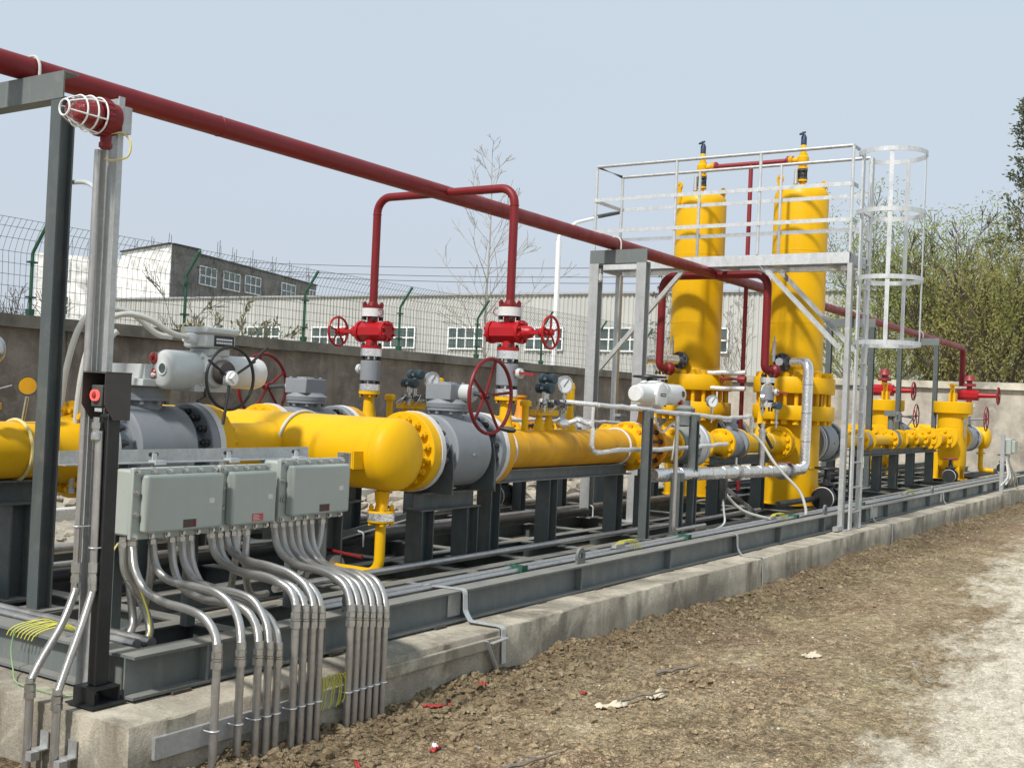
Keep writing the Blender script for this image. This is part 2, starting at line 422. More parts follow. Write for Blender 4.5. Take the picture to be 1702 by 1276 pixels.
M['redglass'] = paint('red_lens', (.30,.02,.02), .15)
M['rag'] = paint('pale_rag', (.62,.55,.42), .9, .1, (.35,.28,.2), .4)
M['cloth_red'] = paint('red_plastic', (.40,.03,.03), .6)
M['wire_dark'] = paint('dark_wire', (.05,.06,.055), .6)
M['fence_wire'] = paint('green_fence_wire', (.075,.105,.09), .5)
# ================================================================== camera, light, sky
cam = bpy.data.cameras.new('camera'); co = bpy.data.objects.new('camera', cam); COL.objects.link(co)
cam.sensor_width = 36; cam.sensor_fit = 'HORIZONTAL'; cam.lens = 1875.968/1702*36; cam.clip_end = 3000; cam.clip_start = .05
yaw, pit, rol = 0.575348, 0.013526, 0.043728
f_ = V((math.cos(pit)*math.cos(yaw), math.cos(pit)*math.sin(yaw), math.sin(pit)))
r_ = V((math.sin(yaw), -math.cos(yaw), 0)); u_ = r_.cross(f_)
r2 = r_*math.cos(rol) + u_*math.sin(rol); u2 = u_*math.cos(rol) - r_*math.sin(rol)
co.matrix_world = Matrix(((r2.x, u2.x, -f_.x, 0), (r2.y, u2.y, -f_.y, 0), (r2.z, u2.z, -f_.z, 1.6), (0,0,0,1)))
SC.camera = co

SUN_AZ = math.radians(181); SUN_EL = math.radians(48)       # direction TO the sun, from +X towards +Y
sd = V((math.cos(SUN_AZ)*math.cos(SUN_EL), math.sin(SUN_AZ)*math.cos(SUN_EL), math.sin(SUN_EL)))
sl = bpy.data.lights.new('sun', 'SUN'); sl.energy = 4.2; sl.angle = math.radians(5.0); sl.color = (1, .955, .89)
so = bpy.data.objects.new('sun', sl); COL.objects.link(so); so.rotation_euler = (-sd).to_track_quat('-Z', 'Y').to_euler(); so.location = (0,0,30)
W = bpy.data.worlds.new('World'); SC.world = W; W.use_nodes = True
wt = W.node_tree; bg = wt.nodes['Background']
sky = wt.nodes.new('ShaderNodeTexSky'); sky.sky_type = 'NISHITA'; sky.sun_disc = False
sky.sun_elevation = SUN_EL; sky.sun_rotation = math.pi/2 - SUN_AZ
sky.air_density = 1.0; sky.dust_density = 4.0; sky.ozone_density = 1.2
mx = wt.nodes.new('ShaderNodeMix'); mx.data_type = 'RGBA'; mx.inputs[0].default_value = .82
mx.inputs[7].default_value = (6.6, 7.75, 8.75, 1)           # thin even overcast haze in front of the blue
wt.links.new(sky.outputs[0], mx.inputs[6]); wt.links.new(mx.outputs[2], bg.inputs['Color']); bg.inputs['Strength'].default_value = .1
tcw = wt.nodes.new('ShaderNodeTexCoord'); sxw = wt.nodes.new('ShaderNodeSeparateXYZ'); wt.links.new(tcw.outputs['Generated'], sxw.inputs[0])
rw = wt.nodes.new('ShaderNodeValToRGB'); rw.color_ramp.elements[0].position = 0; rw.color_ramp.elements[0].color = (.650,.710,.815,1); rw.color_ramp.elements[1].position = .42; rw.color_ramp.elements[1].color = (.670,.780,.860,1)
nw_ = wt.nodes.new('ShaderNodeTexNoise'); nw_.inputs['Scale'].default_value = 2.3; nw_.inputs['Detail'].default_value = 5; mpw = wt.nodes.new('ShaderNodeMapping'); mpw.inputs['Scale'].default_value = (1,1,3.2)
wt.links.new(tcw.outputs['Generated'], mpw.inputs['Vector']); wt.links.new(mpw.outputs['Vector'], nw_.inputs['Vector'])
aw = wt.nodes.new('ShaderNodeMath'); aw.operation = 'MULTIPLY_ADD'; aw.inputs[1].default_value = .22; wt.links.new(nw_.outputs['Fac'], aw.inputs[0]); wt.links.new(sxw.outputs['Z'], aw.inputs[2])
a2 = wt.nodes.new('ShaderNodeMath'); a2.operation = 'SUBTRACT'; a2.inputs[1].default_value = .11; wt.links.new(aw.outputs[0], a2.inputs[0]); wt.links.new(a2.outputs[0], rw.inputs['Fac'])
m10 = wt.nodes.new('ShaderNodeMix'); m10.data_type = 'RGBA'; m10.blend_type = 'MULTIPLY'; m10.inputs[0].default_value = 1; m10.inputs[7].default_value = (9.75,9.75,9.75,1)
wt.links.new(rw.outputs['Color'], m10.inputs[6]); wt.links.new(m10.outputs[2], mx.inputs[7])
SC.view_settings.view_transform = 'Standard'; SC.view_settings.look = 'None'; SC.view_settings.exposure = .08; SC.view_settings.gamma = 1
SC.cycles.max_bounces = 7; SC.cycles.transparent_max_bounces = 8

# ================================================================== ground
def fbm(x, y, s, o=4): return noise.fractal(V((x*s, y*s, 3.7)), .9, 2.1, o)
def gh(x, y):
    if y < 3.9:
        h = .03*fbm(x, y, .35, 3)
        near = max(0, 1-abs(x-6)/30)
        h += .014*fbm(x, y, 2.2, 5) + .017*abs(fbm(x+9, y, 7, 3)) + .006*fbm(x, y+4, 16, 2)
        ww = .5+.35*noise.noise(V((x*.9, 0, 1)))
        d = max(0, 3.55 - y); k = max(0, 1-d/max(.25, ww))
        if y > 3.56: return .01
        h += k*k*(.085+.05*noise.noise(V((x*1.7, 5, 2)))) * (1 if x > 2.9 else max(0, (x-1.9)))
        if d < .9: h += .05*max(0, 1-d/.9)*max(0, fbm(x, y, 8, 4))
        if x < 4.6: h += .03*max(0, fbm(x, y, 5, 4))
        return h
    if 7.05 < y < 15.95:
        h = .05*fbm(x, y, .6, 4)
        m = math.exp(-((y-8.9)/1.3)**2)*(1 if x > 11 else max(0, (x-9)/2))*(.5+.5*noise.noise(V((x*.35, y*.3, 8))))
        h += .55*max(0, m) + .3*math.exp(-((y-12.6)/1.0)**2)*max(0, .6+noise.noise(V((x*.5, 2, 4))))
        h += .09*max(0, fbm(x, y, 2.5, 4))*(1 if y > 8.2 else 0)
        return h
    return .04*fbm(x, y, .2, 2) if y < 60 else 0
def axis_steps(a, segs):
    out = [a]
    for end, st0, st1 in segs:
        s0 = out[-1]; L = end-s0; p = 0
        while out[-1] < end-1e-6:
            t = (out[-1]-s0)/L; out.append(min(end, out[-1]+st0*(st1/st0)**t))
    return out
xs = axis_steps(-700, [(-60,100,40), (0,20,1), (2.4,.5,.05), (6,.022,.03), (12,.03,.07), (36,.07,.4), (100,1,10), (700,20,120)])
ys = axis_steps(-700, [(-40,100,20), (-6,8,.3), (0,.2,.04), (3.9,.032,.022), (7.0,.9,.9), (16,.13,.16), (60,1,6), (700,20,120)])
gb = B(); nx, ny = len(xs), len(ys)
for y in ys:
    for x in xs: gb.v.append(V((x, y, gh(x, y) if -8 < x < 60 and -12 < y < 30 else 0)))
for j in range(ny-1):
    for i in range(nx-1): a = j*nx+i; gb.f.append([a, a+1, a+nx+1, a+nx])
g = part('ground', gb, M['ground'], None, 0); g.data.polygons.foreach_set('use_smooth', [True]*len(g.data.polygons)); g['kind'] = 'structure'

# loose clods and stones: one uncountable object per material
def rock_templates(k, seed):
    out = []; R = random.Random(seed)
    for q in range(k):
        bm = bmesh.new(); bmesh.ops.create_icosphere(bm, subdivisions=2 if q % 2 else 1, radius=1)
        o = V((R.random()*9, R.random()*9, R.random()*9)); s = V((R.uniform(.8,1.3), R.uniform(.7,1.1), R.uniform(.5,.85)))
        for v in bm.verts:
            d = 1 + .5*noise.noise(v.co*1.2+o) + .38*noise.noise(v.co*2.9+o); v.co = V((v.co.x*s.x*d, v.co.y*s.y*d, v.co.z*s.z*d))
        bm.verts.ensure_lookup_table(); out.append(([v.co.copy() for v in bm.verts], [[v.index for v in f.verts] for f in bm.faces])); bm.free()
    return out
RT = rock_templates(10, 3)
def rocks(b, n, pos, size, R, sink=.3):
    for _ in range(n):
        x, y = pos(R); r = size(R); vs, fs = R.choice(RT); a = R.random()*6.28; c, s = math.cos(a), math.sin(a); z = gh(x, y) + r*(.5-sink); k = len(b.v)
        t = R.uniform(.7, 1.3)
        b.v += [V((x+(p.x*c-p.y*s)*r, y+(p.x*s+p.y*c)*r, z+p.z*r*t)) for p in vs]; b.f += [[k+i for i in q] for q in fs]
R = random.Random(11)
cb = B()
def edgepos(R):
    x = 2.5 + 20*R.random()**2.0; return x, 3.5-abs(R.gauss(0, .22))-.01
rocks(cb, 3400, edgepos, lambda R: min(.026, .004+.0062*R.expovariate(1)), R)
rocks(cb, 2600, lambda R: (R.uniform(2.4, 6.5), 3.48-1.5*R.random()**1.4), lambda R: min(.03, .003+.0055*R.expovariate(1)), R)
rocks(cb, 2200, lambda R: (lambda x: (x, R.uniform(1.9+.085*(x-3), 3.3)))(3+15*R.random()**1.6), lambda R: min(.022, .003+.004*R.expovariate(1)), R)
rocks(cb, 45, lambda R: (R.uniform(3.3, 5.0), 3.40-abs(R.gauss(0, .14))), lambda R: R.uniform(.018, .034), R, .15)
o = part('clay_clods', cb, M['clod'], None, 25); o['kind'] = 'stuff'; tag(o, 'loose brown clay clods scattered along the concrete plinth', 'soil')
rb = B()
rocks(rb, 1500, lambda R: (R.uniform(8, 30), max(7.3, R.gauss(8.8, .9))), lambda R: min(.2, .03+.05*R.expovariate(1)), R)
rocks(rb, 500, lambda R: (R.uniform(5, 16), R.gauss(12.6, .6)), lambda R: min(.18, .03+.05*R.expovariate(1)), R)
rocks(rb, 300, lambda R: (R.uniform(4, 12), R.uniform(7.2, 10.5)), lambda R: min(.08, .01+.015*R.expovariate(1)), R)
o = part('rubble', rb, M['rubble'], None, 0); o['kind'] = 'stuff'; tag(o, 'heaped pale rubble and broken stones behind the skid', 'rubble')
wb = B()
rocks(wb, 260, lambda R: (3.5+18*R.random()**1.3, R.uniform(.4, 3.2)), lambda R: .004+.006*R.random(), R, .2)
o = part('lime_chips', wb, M['kerb'], None, 60); o['kind'] = 'stuff'; tag(o, 'small white lime chips strewn over the brown earth', 'stones')

# ================================================================== plinth, kerb
random.seed(4)
def plinth_mesh():
    b = B(); X0, X1, Y0, Y1, Z = 2.84, 31.0, 3.51, 6.98, .3
    n = 420
    def prof(x):
        e = .010*noise.noise(V((x*3, 0, 0))) + .006*noise.noise(V((x*11, 1, 0)))
        y0 = Y0 + .5*e - (.012 if x < 5.40 else 0) ; ch = .004 + .010*abs(noise.noise(V((x*6, 4, 0))))
        z = Z + .006*noise.noise(V((x*1.3, 7, 0))) - (.006 if x < 5.40 else 0)
        return [(y0-.004, -.1), (y0-.006*noise.noise(V((x*5,9,0))), .16), (y0, z-ch*1.2), (y0+ch, z), (Y1, z), (Y1, -.1)]
    cols = []
    xs_ = [X0 + (X1-X0)*((i/n)**1.7) for i in range(n+1)]
    for x in xs_: k = len(b.v); b.v += [V((x, y, z)) for y, z in prof(x)]; cols.append(k)
    for a, c in zip(cols, cols[1:]):
        for j in range(5): b.f.append([a+j, c+j, c+j+1, a+j+1])
    b.f.append([cols[0]+j for j in range(6)]); b.f.append([cols[-1]+j for j in reversed(range(6))])
    return b
solo('concrete_plinth', plinth_mesh(), M['plinth'], 'long stained cast concrete plinth carrying the whole pipework skid', 'foundation', None, 40)
for i in range(9):
    x0 = 4.6 + i*1.02
    solo('kerb_stone', B().box(x0, x0+1.0, 10.94, 11.1, -.1, .17), M['kerb'], 'pale precast kerb stone in the row behind the skid', 'kerb stone', 'kerb stones in a row behind the skid', 0, .015)

# ================================================================== walls and fence
def wall_run(name, p0, p1, thick, zt, mw, mc, label):
    t = thing(name, label, 'wall', (p0[0], p0[1], 0))
    d = (V((*p1,0))-V((*p0,0))).normalized(); nrm = V((-d.y, d.x, 0))
    b = B(); L = (V((*p1,0))-V((*p0,0))).length; n = int(L/6.2)
    c = (V((*p0,0))+V((*p1,0)))/2
    b.obox(c+V((0,0,(zt-.2)/2-.3)), d, nrm, (0,0,1), L, thick, zt-.2+.6)
    part('wall_panel', b, mw, t, 0)
    pb = B()
    for i in range(n+1):
        p = V((*p0,0))+d*(i*L/n); pb.obox(p+V((0,0,(zt-.2)/2-.3)), d, nrm, (0,0,1), .3, thick+.05, zt-.2+.6)
    part('pilaster', pb, mw, t, 0)
    cbm = B()
    segs = 24
    for i in range(segs):
        a = V((*p0,0))+d*(L*i/segs); e = V((*p0,0))+d*(L*(i+1)/segs); jz = .012*noise.noise(V((i*1.7, zt, 0)))
        cbm.bar(a+V((0,0,zt-.09+jz)), e+V((0,0,zt-.09+jz)), thick+.26, .2)
    part('coping', cbm, mc, t, 0)
    return t
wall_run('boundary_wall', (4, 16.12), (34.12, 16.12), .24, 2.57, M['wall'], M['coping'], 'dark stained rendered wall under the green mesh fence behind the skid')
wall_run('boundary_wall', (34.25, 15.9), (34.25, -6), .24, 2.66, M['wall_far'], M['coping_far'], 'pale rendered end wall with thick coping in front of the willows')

ft = thing('mesh_fence', 'green welded wire mesh fence with cranked posts on top of the dark wall', 'fence', (4.4, 16, 2.57))
FX0, FX1 = 4.4, 34.0
fprof = [(16.0,2.6),(16.0,3.1),(16.0,3.55),(15.93,3.74),(15.83,3.90),(15.73,4.02)]
mb = B(); k = 0
x = FX0
while x < FX1:
    mb.sweep([(x+.012*noise.noise(V((x*2,i,0))), y, z+.02*noise.noise(V((x*.7,3,0)))) for i, (y, z) in enumerate(fprof)], .0043, 3, False, False); x += .1
for (y, z) in [(16.0, 2.66+.176*i) for i in range(6)] + fprof[3:]:
    mb.sweep([(FX0+(FX1-FX0)*i/60, y, z+.02*noise.noise(V(((FX0+(FX1-FX0)*i/60)*.7,3,0)))) for i in range(61)], .0043, 3, False, False)
part('wire_mesh', mb, M['fence_wire'], ft, 0)
for i in range(9):
    x = 7.63 + 3.07*i
    if x > 33.5: break
    pb = B().tube([(x,16.0,2.57),(x,16.0,3.56),(x+.03,15.72,3.98)], .028, .12, 10)
    pb.cyl((x,16,2.57),(x,16,2.60),.06); pb.box(x-.05,x+.05,15.95,16.05,2.6,2.68)
    for z in (2.85,3.4): pb.box(x-.075,x+.075,15.955,16.04,z,z+.03)
    pb.ball((x+.03,15.715,3.985),.036,10)
    part('fence_post', pb, M['green'], ft)

# ================================================================== buildings
def wpane(parent, p0, d, w, z0, z1, nrm, cols, rows, nm='window'):
    # framed window on a wall plane: p0 = left end (xy), d = direction, nrm = outward
    d = V((*d,0)).normalized(); nrm = V((*nrm,0)).normalized(); c = V((*p0,0)) + d*w/2; up = V((0,0,1)); h = z1-z0
    fr = B(); t = .09
    for z in [z0+h*i/rows for i in range(rows+1)]: fr.obox(c+nrm*.04+V((0,0,z)), d, nrm, up, w+t, .12, t)
    for i in range(cols+1): fr.obox(V((*p0,0))+d*(w*i/cols)+nrm*.042+V((0,0,z0+h/2)), d, nrm, up, t, .115, h)
    f = part(nm, fr, M['white'], parent, 0)
    part('pane', B().obox(c+nrm*.02+V((0,0,z0+h/2)), d, nrm, up, w, .03, h), M['pane'], f, 0)
    return f
fac = thing('factory_shed', 'long low factory shed clad in pale corrugated sheet with a row of windows', 'building', (60, 50, 0))
cp = B(); prof = []; y = 12.0
pts = []
while y < 79.5:
    pts += [(60.0, y), (60.0, y+.14), (60.06, y+.18), (60.06, y+.26)]; y += .30
for z in (0, 8.15): cp.v += [V((px, py, z + (.004*(py-20) if z else 0))) for px, py in pts]
n = len(pts)
for i in range(n-1): cp.f.append([i, i+1, n+i+1, n+i])
part('cladding', cp, M['corr'], fac, 0)
rb2 = B().quadbox([(60.1,12,0),(66,12,0),(66,79.5,0),(60.1,79.5,0),(60.1,12,8.1),(66,12,8.6),(66,79.5,8.9),(60.1,79.5,8.36)])
part('shell', rb2, M['corr'], fac, 0)
part('roof_trim', B().bar((59.95,12,8.17),(59.95,79.5,8.44),.22,.12), M['galv'], fac, 0)
part('gutter_band', B().bar((59.93,12,.35),(59.93,79.5,.35),.12,.7), M['bldg_grey'], fac, 0)
for a, c in ((65.9,68.9),(59.3,62.6),(53.0,56.1),(46.8,49.5),(41.2,44.0),(35.3,38.0),(29.9,32.8),(24.5,27.2),(19.6,22.4)):
    wpane(fac, (59.97, c), (0,-1), c-a, 4.75, 6.12, (-1,0), 4, 2)

gbd = thing('unfinished_block', 'two storey block with a white gable and bare grey walls behind the factory', 'building', (66.9, 79.8, 0))
C1, C2, F2 = V((66.9,79.8,0)), V((70.6,80.5,0)), V((95.5,89.1,0)); D1, E1 = V((69.8,90.2,0)), V((63.6,94.6,0))
dv = (D1-C1)
def slabpoly(P, z0, z1):
    b = B(); n = len(P); b.v = [V((p.x,p.y,z0)) for p in P] + [V((p.x,p.y,z1)) for p in P]
    for i in range(n): j = (i+1) % n; b.f.append([i, j, n+j, n+i])
    b.f.append(list(range(n))); b.f.append([n+i for i in range(n)]); return b
part('grey_wall', slabpoly([C1, C2, C2+dv, D1], 0, 14), M['bldg_grey'], gbd, 0)
part('long_grey_wall', slabpoly([C2+V((.02,.03,0)), F2, F2+dv*.95, C2+dv*.95], 0, 13.55), M['bldg_grey'], gbd, 0)
nw = V((-dv.y, dv.x, 0)).normalized()
part('white_gable', slabpoly([C1+nw*.06, D1+nw*.06, D1-nw*.0, C1-nw*.0], 0, 13.98), M['bldg_white'], gbd, 0)
part('white_wing', slabpoly([D1+nw*.03, E1, E1+V((5,6,0)), D1+V((6,3,0))], 0, 13.3), M['bldg_white'], gbd, 0)
ed = B(); ed.bar(C1+nw*.15+V((0,0,14.02)), D1+nw*.15+V((0,0,14.02)), .3, .14); ed.bar(C1+V((.05,-.1,14.0)), C2+V((0,-.1,14.0)), .3, .14); ed.bar(C2+V((0,0,13.6)), F2+V((0,0,13.6)), .3, .14)
part('roof_edge', ed, M['black'], gbd, 0)
fd = (F2-C2).normalized(); fn = V((fd.y, -fd.x, 0))
for s0, s1, z0, z1 in ((.15,3.2,10.9,12.55),(4.6,7.85,10.95,12.6),(9.0,12.3,11.05,12.75),(17.2,20.6,11.3,12.9),(23.5,26,11.4,12.9)):
    p = C2 + fd*s0 + fn*.05; wpane(gbd, (p.x,p.y), (fd.x,fd.y), s1-s0, z0, z1, (fn.x,fn.y), 3, 2)
wd = (E1-D1).normalized(); wn = V((-wd.y, wd.x, 0))
for s0, s1, z0, z1 in ((4.7,5.6,11.0,12.8),(4.6,5.6,7.7,9.4)):
    p = D1 + wd*s0 + wn*.05; wpane(gbd, (p.x,p.y), (wd.x,wd.y), s1-s0, z0, z1, (wn.x,wn.y), 2, 2)
R = random.Random(5)
def rod(p, x0, z0, x1, z1, dy=0): part('rebar_rod', B().cyl(p+V((x0,dy,z0)), p+V((x1,dy,z1)), .024, None, 5), M['bark_dark'], gbd, 0)
for s in (3.6, 4.0, 6.5, 7.0, 10.5, 11.2, 15, 15.6, 19.5, 24, 24.4):
    for q in range(2): rod(C2+fd*(s+.4*q)+V((.3,.5,0)), 0, 13.4, R.uniform(-.1,.1), 14.5+R.random()*1.1)
for s in (.1, .45, .8):
    rod(D1*(1-s)+C1*s, 1, 13.9, 1.1, 15.3, .3); rod(D1*(1-s)+C1*s, 1.5, 13.9, 1.5, 15.2, .5)
for s in (1.2, 2.0):
    rod(D1+(E1-D1)*s*.3, 1, 13.2, 1, 15.0, 2); rod(D1+(E1-D1)*s*.3, 1.5, 13.2, 1.5, 15.2, 2)

# street lamp
LX, LY = 28.4, 17.0
lt = thing('street_lamp', 'white street lamp pole with a dark flat head behind the fence', 'street lamp', (LX, LY, 0))
part('pole', B().tube([(LX,LY,0),(LX,LY,6.25),(LX+.9,LY-.15,6.9),(LX+1.7,LY-.3,7.2)], [.08]*2+[.07]*7+[.045], .5, 10) if False else B().tube([(LX,LY,0),(LX,LY,6.3)], .075, 0, 10).tube([(LX,LY,6.25),(LX,LY,6.45),(LX+.75,LY-.13,6.95),(LX+1.75,LY-.28,7.25)], .05, .5, 10), M['white'], lt)
part('lamp_head', B().obox((LX+2.2,LY-.36,7.40), V((.9,-.14,.25)).normalized(), V((.15,.98,0)).normalized(), V((-.25,0,.95)).normalized(), 1.0, .32, .1), M['wire_dark'], lt, 0, None, .03)
for i, (za, zb, nm) in enumerate(((13.2, 11.5, 'topmost'), (12.55, 10.9, 'middle'), (12.2, 10.5, 'lowest'))):
    pts = []
    for k in range(25):
        t = k/24; y = 84 - 62*t; pts.append((70+.4*i, y, za+(zb-za)*(84-y)/45 - 1.2*math.sin(PI*min(1,t))*.4))
    solo('power_line', B().sweep(pts, .022, 4), M['wire_dark'], '%s of the three thin power lines crossing the sky behind the fence' % nm, 'power line')

# ================================================================== trees
def grow(b, p, d, L, r, depth, R, spread, up, tips, minr=.004, kids=(3,5), m=6):
    n = 6; pts = [p]; q = d.normalized()
    for i in range(n):
        q = (q + V((R.gauss(0,.07), R.gauss(0,.07), R.gauss(0,.05)+up))).normalized(); pts.append(pts[-1]+q*(L/n))
    b.sweep(pts, [max(minr, r*(1-.75*i/n)) for i in range(n+1)], m if depth > 1 else 4, False, False)
    if depth <= 0: tips.append((pts[-1], q)); return
    for k in range(R.randint(*kids)):
        t = R.uniform(.25, .98); i = min(n-1, int(t*n)); base = pts[i].lerp(pts[i+1], t*n-i); ax = (pts[i+1]-pts[i]).normalized()
        side = V((R.gauss(0,1), R.gauss(0,1), R.gauss(0,.5))); side = (side-ax*side.dot(ax)).normalized()
        ang = spread*R.uniform(.7, 1.25); nd = ax*math.cos(ang)+side*math.sin(ang)
        grow(b, base, nd, L*R.uniform(.45,.7)*(1.15-.5*t), max(minr, r*(1-.7*t)*.6), depth-1, R, spread, up, tips, minr, kids, m)
    tips.append((pts[-1], q))
def leafquad(b, p, d, w, l, R):
    s = d.cross(V((R.gauss(0,1), R.gauss(0,1), R.gauss(0,1)))).normalized()*w/2; k = len(b.v)
    b.v += [p-s*.3, p+d*l*.5-s, p+d*l, p+d*l*.5+s]; b.f.append([k,k+1,k+2,k+3])
# leader tree (young poplar) behind the fence
def poplar(x, y, h, seed, label, mat, lean=0, leaves=True, spread=.75, zc=.32, rad=.06, Ls=.30):
    R = random.Random(seed); t = thing('bare_tree', label, 'tree', (x, y, 0)); b = B(); tips = []
    pts = [V((x+.04*math.sin(i*.9)+lean*i*.1, y, h*i/12)) for i in range(13)]
    b.sweep(pts, [rad*(1-.88*i/12) for i in range(13)], 7, False, False)
    tk = part('trunk', b, mat, t); cb_ = B()
    for k in range(26):
        f = zc + (1-zc)*(k/26)**.95; i = min(11, int(f*12)); base = pts[i].lerp(pts[i+1], f*12-i); a = k*2.4+R.random()*.6
        L = h*Ls*(1.08-f)*R.uniform(.8, 1.15) + .25; d = V((math.cos(a)*math.sin(spread), math.sin(a)*math.sin(spread), math.cos(spread)))
        grow(cb_, base, d, L, rad*.42*(1.1-f), 2, R, .6, .05, tips, .007, (2,3), 5)
    part('branches', cb_, mat, t)
    if leaves:
        lb = B()
        for p, q in tips:
            for _ in range(2):
                dd = (q+V((R.gauss(0,.6), R.gauss(0,.6), R.gauss(0,.4)-.5))).normalized(); leafquad(lb, p-q*.1*R.random(), dd, .05, .12, R)
        part('buds', lb, M['wire_dark'] if leaves == 2 else M['bud'], t, 0)
    return t
poplar(28.0, 19.2, 9.1, 3, 'tall leafless young poplar standing behind the fence beside the red pipe', M['bark_pale'], 0, 0, .85, .3, .06, .36)
poplar(41, 19.5, 6.8, 8, 'slim leafless sapling seen between the galvanised platform posts', M['bark_pale'], 0, 2, .5, .2, .04, .2)
poplar(52, 20.5, 8.4, 9, 'slim bare tree rising between the two yellow towers', M['bark'], 0, 0, .45, .3, .06, .2)
poplar(53.5, 21.8, 6.5, 12, 'short bare sapling rising left of the taller one between the towers', M['bark'], 0, 0, .45, .2, .045, .22)
def bush(x, y, h, seed, label, mat, nst=7, leaves=0, spread=.55):
    R = random.Random(seed); t = thing('bare_bush', label, 'bush', (x, y, 0)); b = B(); tips = []
    for k in range(nst):
        a = R.random()*6.28; s = R.uniform(.1, .5); grow(b, V((x+R.gauss(0,.25), y+R.gauss(0,.25), 0)), V((math.cos(a)*s, math.sin(a)*s, 1)), h*R.uniform(.5,.72), .035, 3, R, spread, .03, tips, .006, (3,4), 5)
    part('branches', b, mat, t)
    if leaves:
        lb = B()
        for p, q in tips:
            for _ in range(leaves): leafquad(lb, p-q*.3*R.random(), (q+V((R.gauss(0,.5), R.gauss(0,.5), R.gauss(0,.5)))).normalized(), .06, .16, R)
        part('leaves', lb, M['bud'], t, 0)
bush(14.6, 20.5, 4.2, 21, 'leafless bush spreading in front of the white gable', M['bark_dark'], 5)
bush(17.6, 21.5, 4.0, 22, 'dense leafless bush behind the wall right of the white gable', M['bark_dark'], 9)
bush(22.2, 23.5, 4.6, 24, 'small bush with fresh green leaves in front of the grey block', M['bark'], 3, 3, .45)
bush(23.6, 23.5, 3.7, 25, 'sparse bush with upright twigs behind the actuator', M['bark_dark'], 4, 1, .5)
bush(12.3, 21.0, 3.9, 26, 'thin leafless bush at the left end of the fence', M['bark_dark'], 5)

def willow(name, x, y, h, rad, seed, label, lm, bm_, strands, zlow=.25, droop=1.0, leafw=.10, leafl=.34, limbs=9, dense=9, gap=-.12, br=1):
    R = random.Random(seed); t = thing(name, label, 'tree', (x, y, 0)); b = B()
    th = h*.3; pts = [V((x+.12*math.sin(i), y+.1*math.cos(i*1.3), th*i/6)) for i in range(7)]
    b.sweep(pts, [.30*h/10*(1-.35*i/6) for i in range(7)], 9, False, False)
    tk = part('trunk', b, bm_, t); cb_ = B(); lb = B(); ends = []
    for k in range(limbs):
        a = k*2.399+R.random(); el = R.uniform(.55, 1.25); L = h*R.uniform(.38,.62)
        d = V((math.cos(a)*math.cos(el), math.sin(a)*math.cos(el), math.sin(el))); p = pts[R.randint(3,6)]; tips = []
        grow(cb_, p, d, L, .11*h/10*br, 3, R, .5, .035, tips, .012*br, (3,5), 5); ends += tips
    part('branches', cb_, bm_, t)
    for _ in range(strands):
        if R.random() < .75 and ends:
            p, q = R.choice(ends); p = p + V((R.gauss(0,.45), R.gauss(0,.45), R.gauss(0,.4)))
        else:
            a = R.random()*6.28; rr_ = rad*math.sqrt(R.random()); p = V((x+rr_*math.cos(a), y+rr_*math.sin(a), h*R.uniform(zlow+.15, .92)))
        if noise.noise(V((p.x*.6, p.y*.6, p.z*.6+seed))) < gap: continue
        d = V((R.gauss(0,.4), R.gauss(0,.4), R.uniform(-.2,.5))).normalized()
        for i in range(dense):
            d = (d + V((0,0,-.22*droop))).normalized(); p = p + d*.16
            if p.z < zlow*h*R.uniform(.6,1.2): break
            leafquad(lb, p+V((R.gauss(0,.06),R.gauss(0,.06),0)), (d+V((R.gauss(0,.5),R.gauss(0,.5),R.gauss(0,.4)))).normalized(), leafw, leafl, R)
    part('crown', lb, lm, t, 0)
LV = dict(leafw=.05, leafl=.17, limbs=11, dense=10, br=1.15)
willow('willow_tree', 50, 13.3, 9.7, 2.1, 31, 'green willow behind the end wall seen through the ladder cage', M['willow'], M['bark'], 2500, .10, **LV)
willow('willow_tree', 52, 10.9, 10.0, 2.5, 32, 'yellow green willow right of the ladder cage', M['willow'], M['bark_dark'], 2500, .10, **LV)
willow('willow_tree', 47, 8.2, 9.2, 2.5, 33, 'brownish willow with spreading dark limbs above the end wall', M['willow2'], M['bark_dark'], 2200, .16, **LV)
willow('willow_tree', 64, 16.2, 10.0, 2.7, 37, 'hazy willow at the back just right of the tall tower', M['willow'], M['bark'], 1500, .05, **LV)
willow('willow_tree', 62, 12.0, 9.8, 3.4, 34, 'pale willow at the back filling the gap behind the cage', M['willow2'], M['bark'], 1500, .05, **LV)
willow('willow_tree', 62, 8.4, 9.8, 3.6, 38, 'hazy brown willow at the back near the right edge', M['willow2'], M['bark'], 1500, .05, **LV)
def edge_tree(x, y, h, seed, label):
    R = random.Random(seed); t = thing('evergreen_tree', label, 'tree', (x, y, 0)); b = B()
    pts = [V((x+.1*math.sin(i*.8), y+.08*math.cos(i), h*i/14)) for i in range(15)]; b.sweep(pts, [.2*(1-.9*i/14) for i in range(15)], 8, False, False); part('trunk', b, M['bark_dark'], t)
    cb_ = B(); lb = B()
    for k in range(46):
        f = .2+.78*(k/46); i = min(13, int(f*14)); base = pts[i].lerp(pts[i+1], f*14-i); a = k*2.399; el = .35+.5*f; L = (1.05-f)*2.0+.45; d = V((math.cos(a)*math.cos(el), math.sin(a)*math.cos(el), math.sin(el))); tips = []
        grow(cb_, base, d, L*R.uniform(.7,1.2), .035, 2, R, .6, .02, tips, .008, (3,5), 5)
        for p, q in tips:
            for _ in range(4):
                c = p-q*R.random()*.35+V((R.gauss(0,.10),R.gauss(0,.10),R.gauss(0,.08))); leafquad(lb, c, (q+V((R.gauss(0,.7),R.gauss(0,.7),R.gauss(0,.5)))).normalized(), .085, .2, R)
    part('branches', cb_, M['bark_dark'], t); part('crown', lb, M['darkleaf'], t, 0)
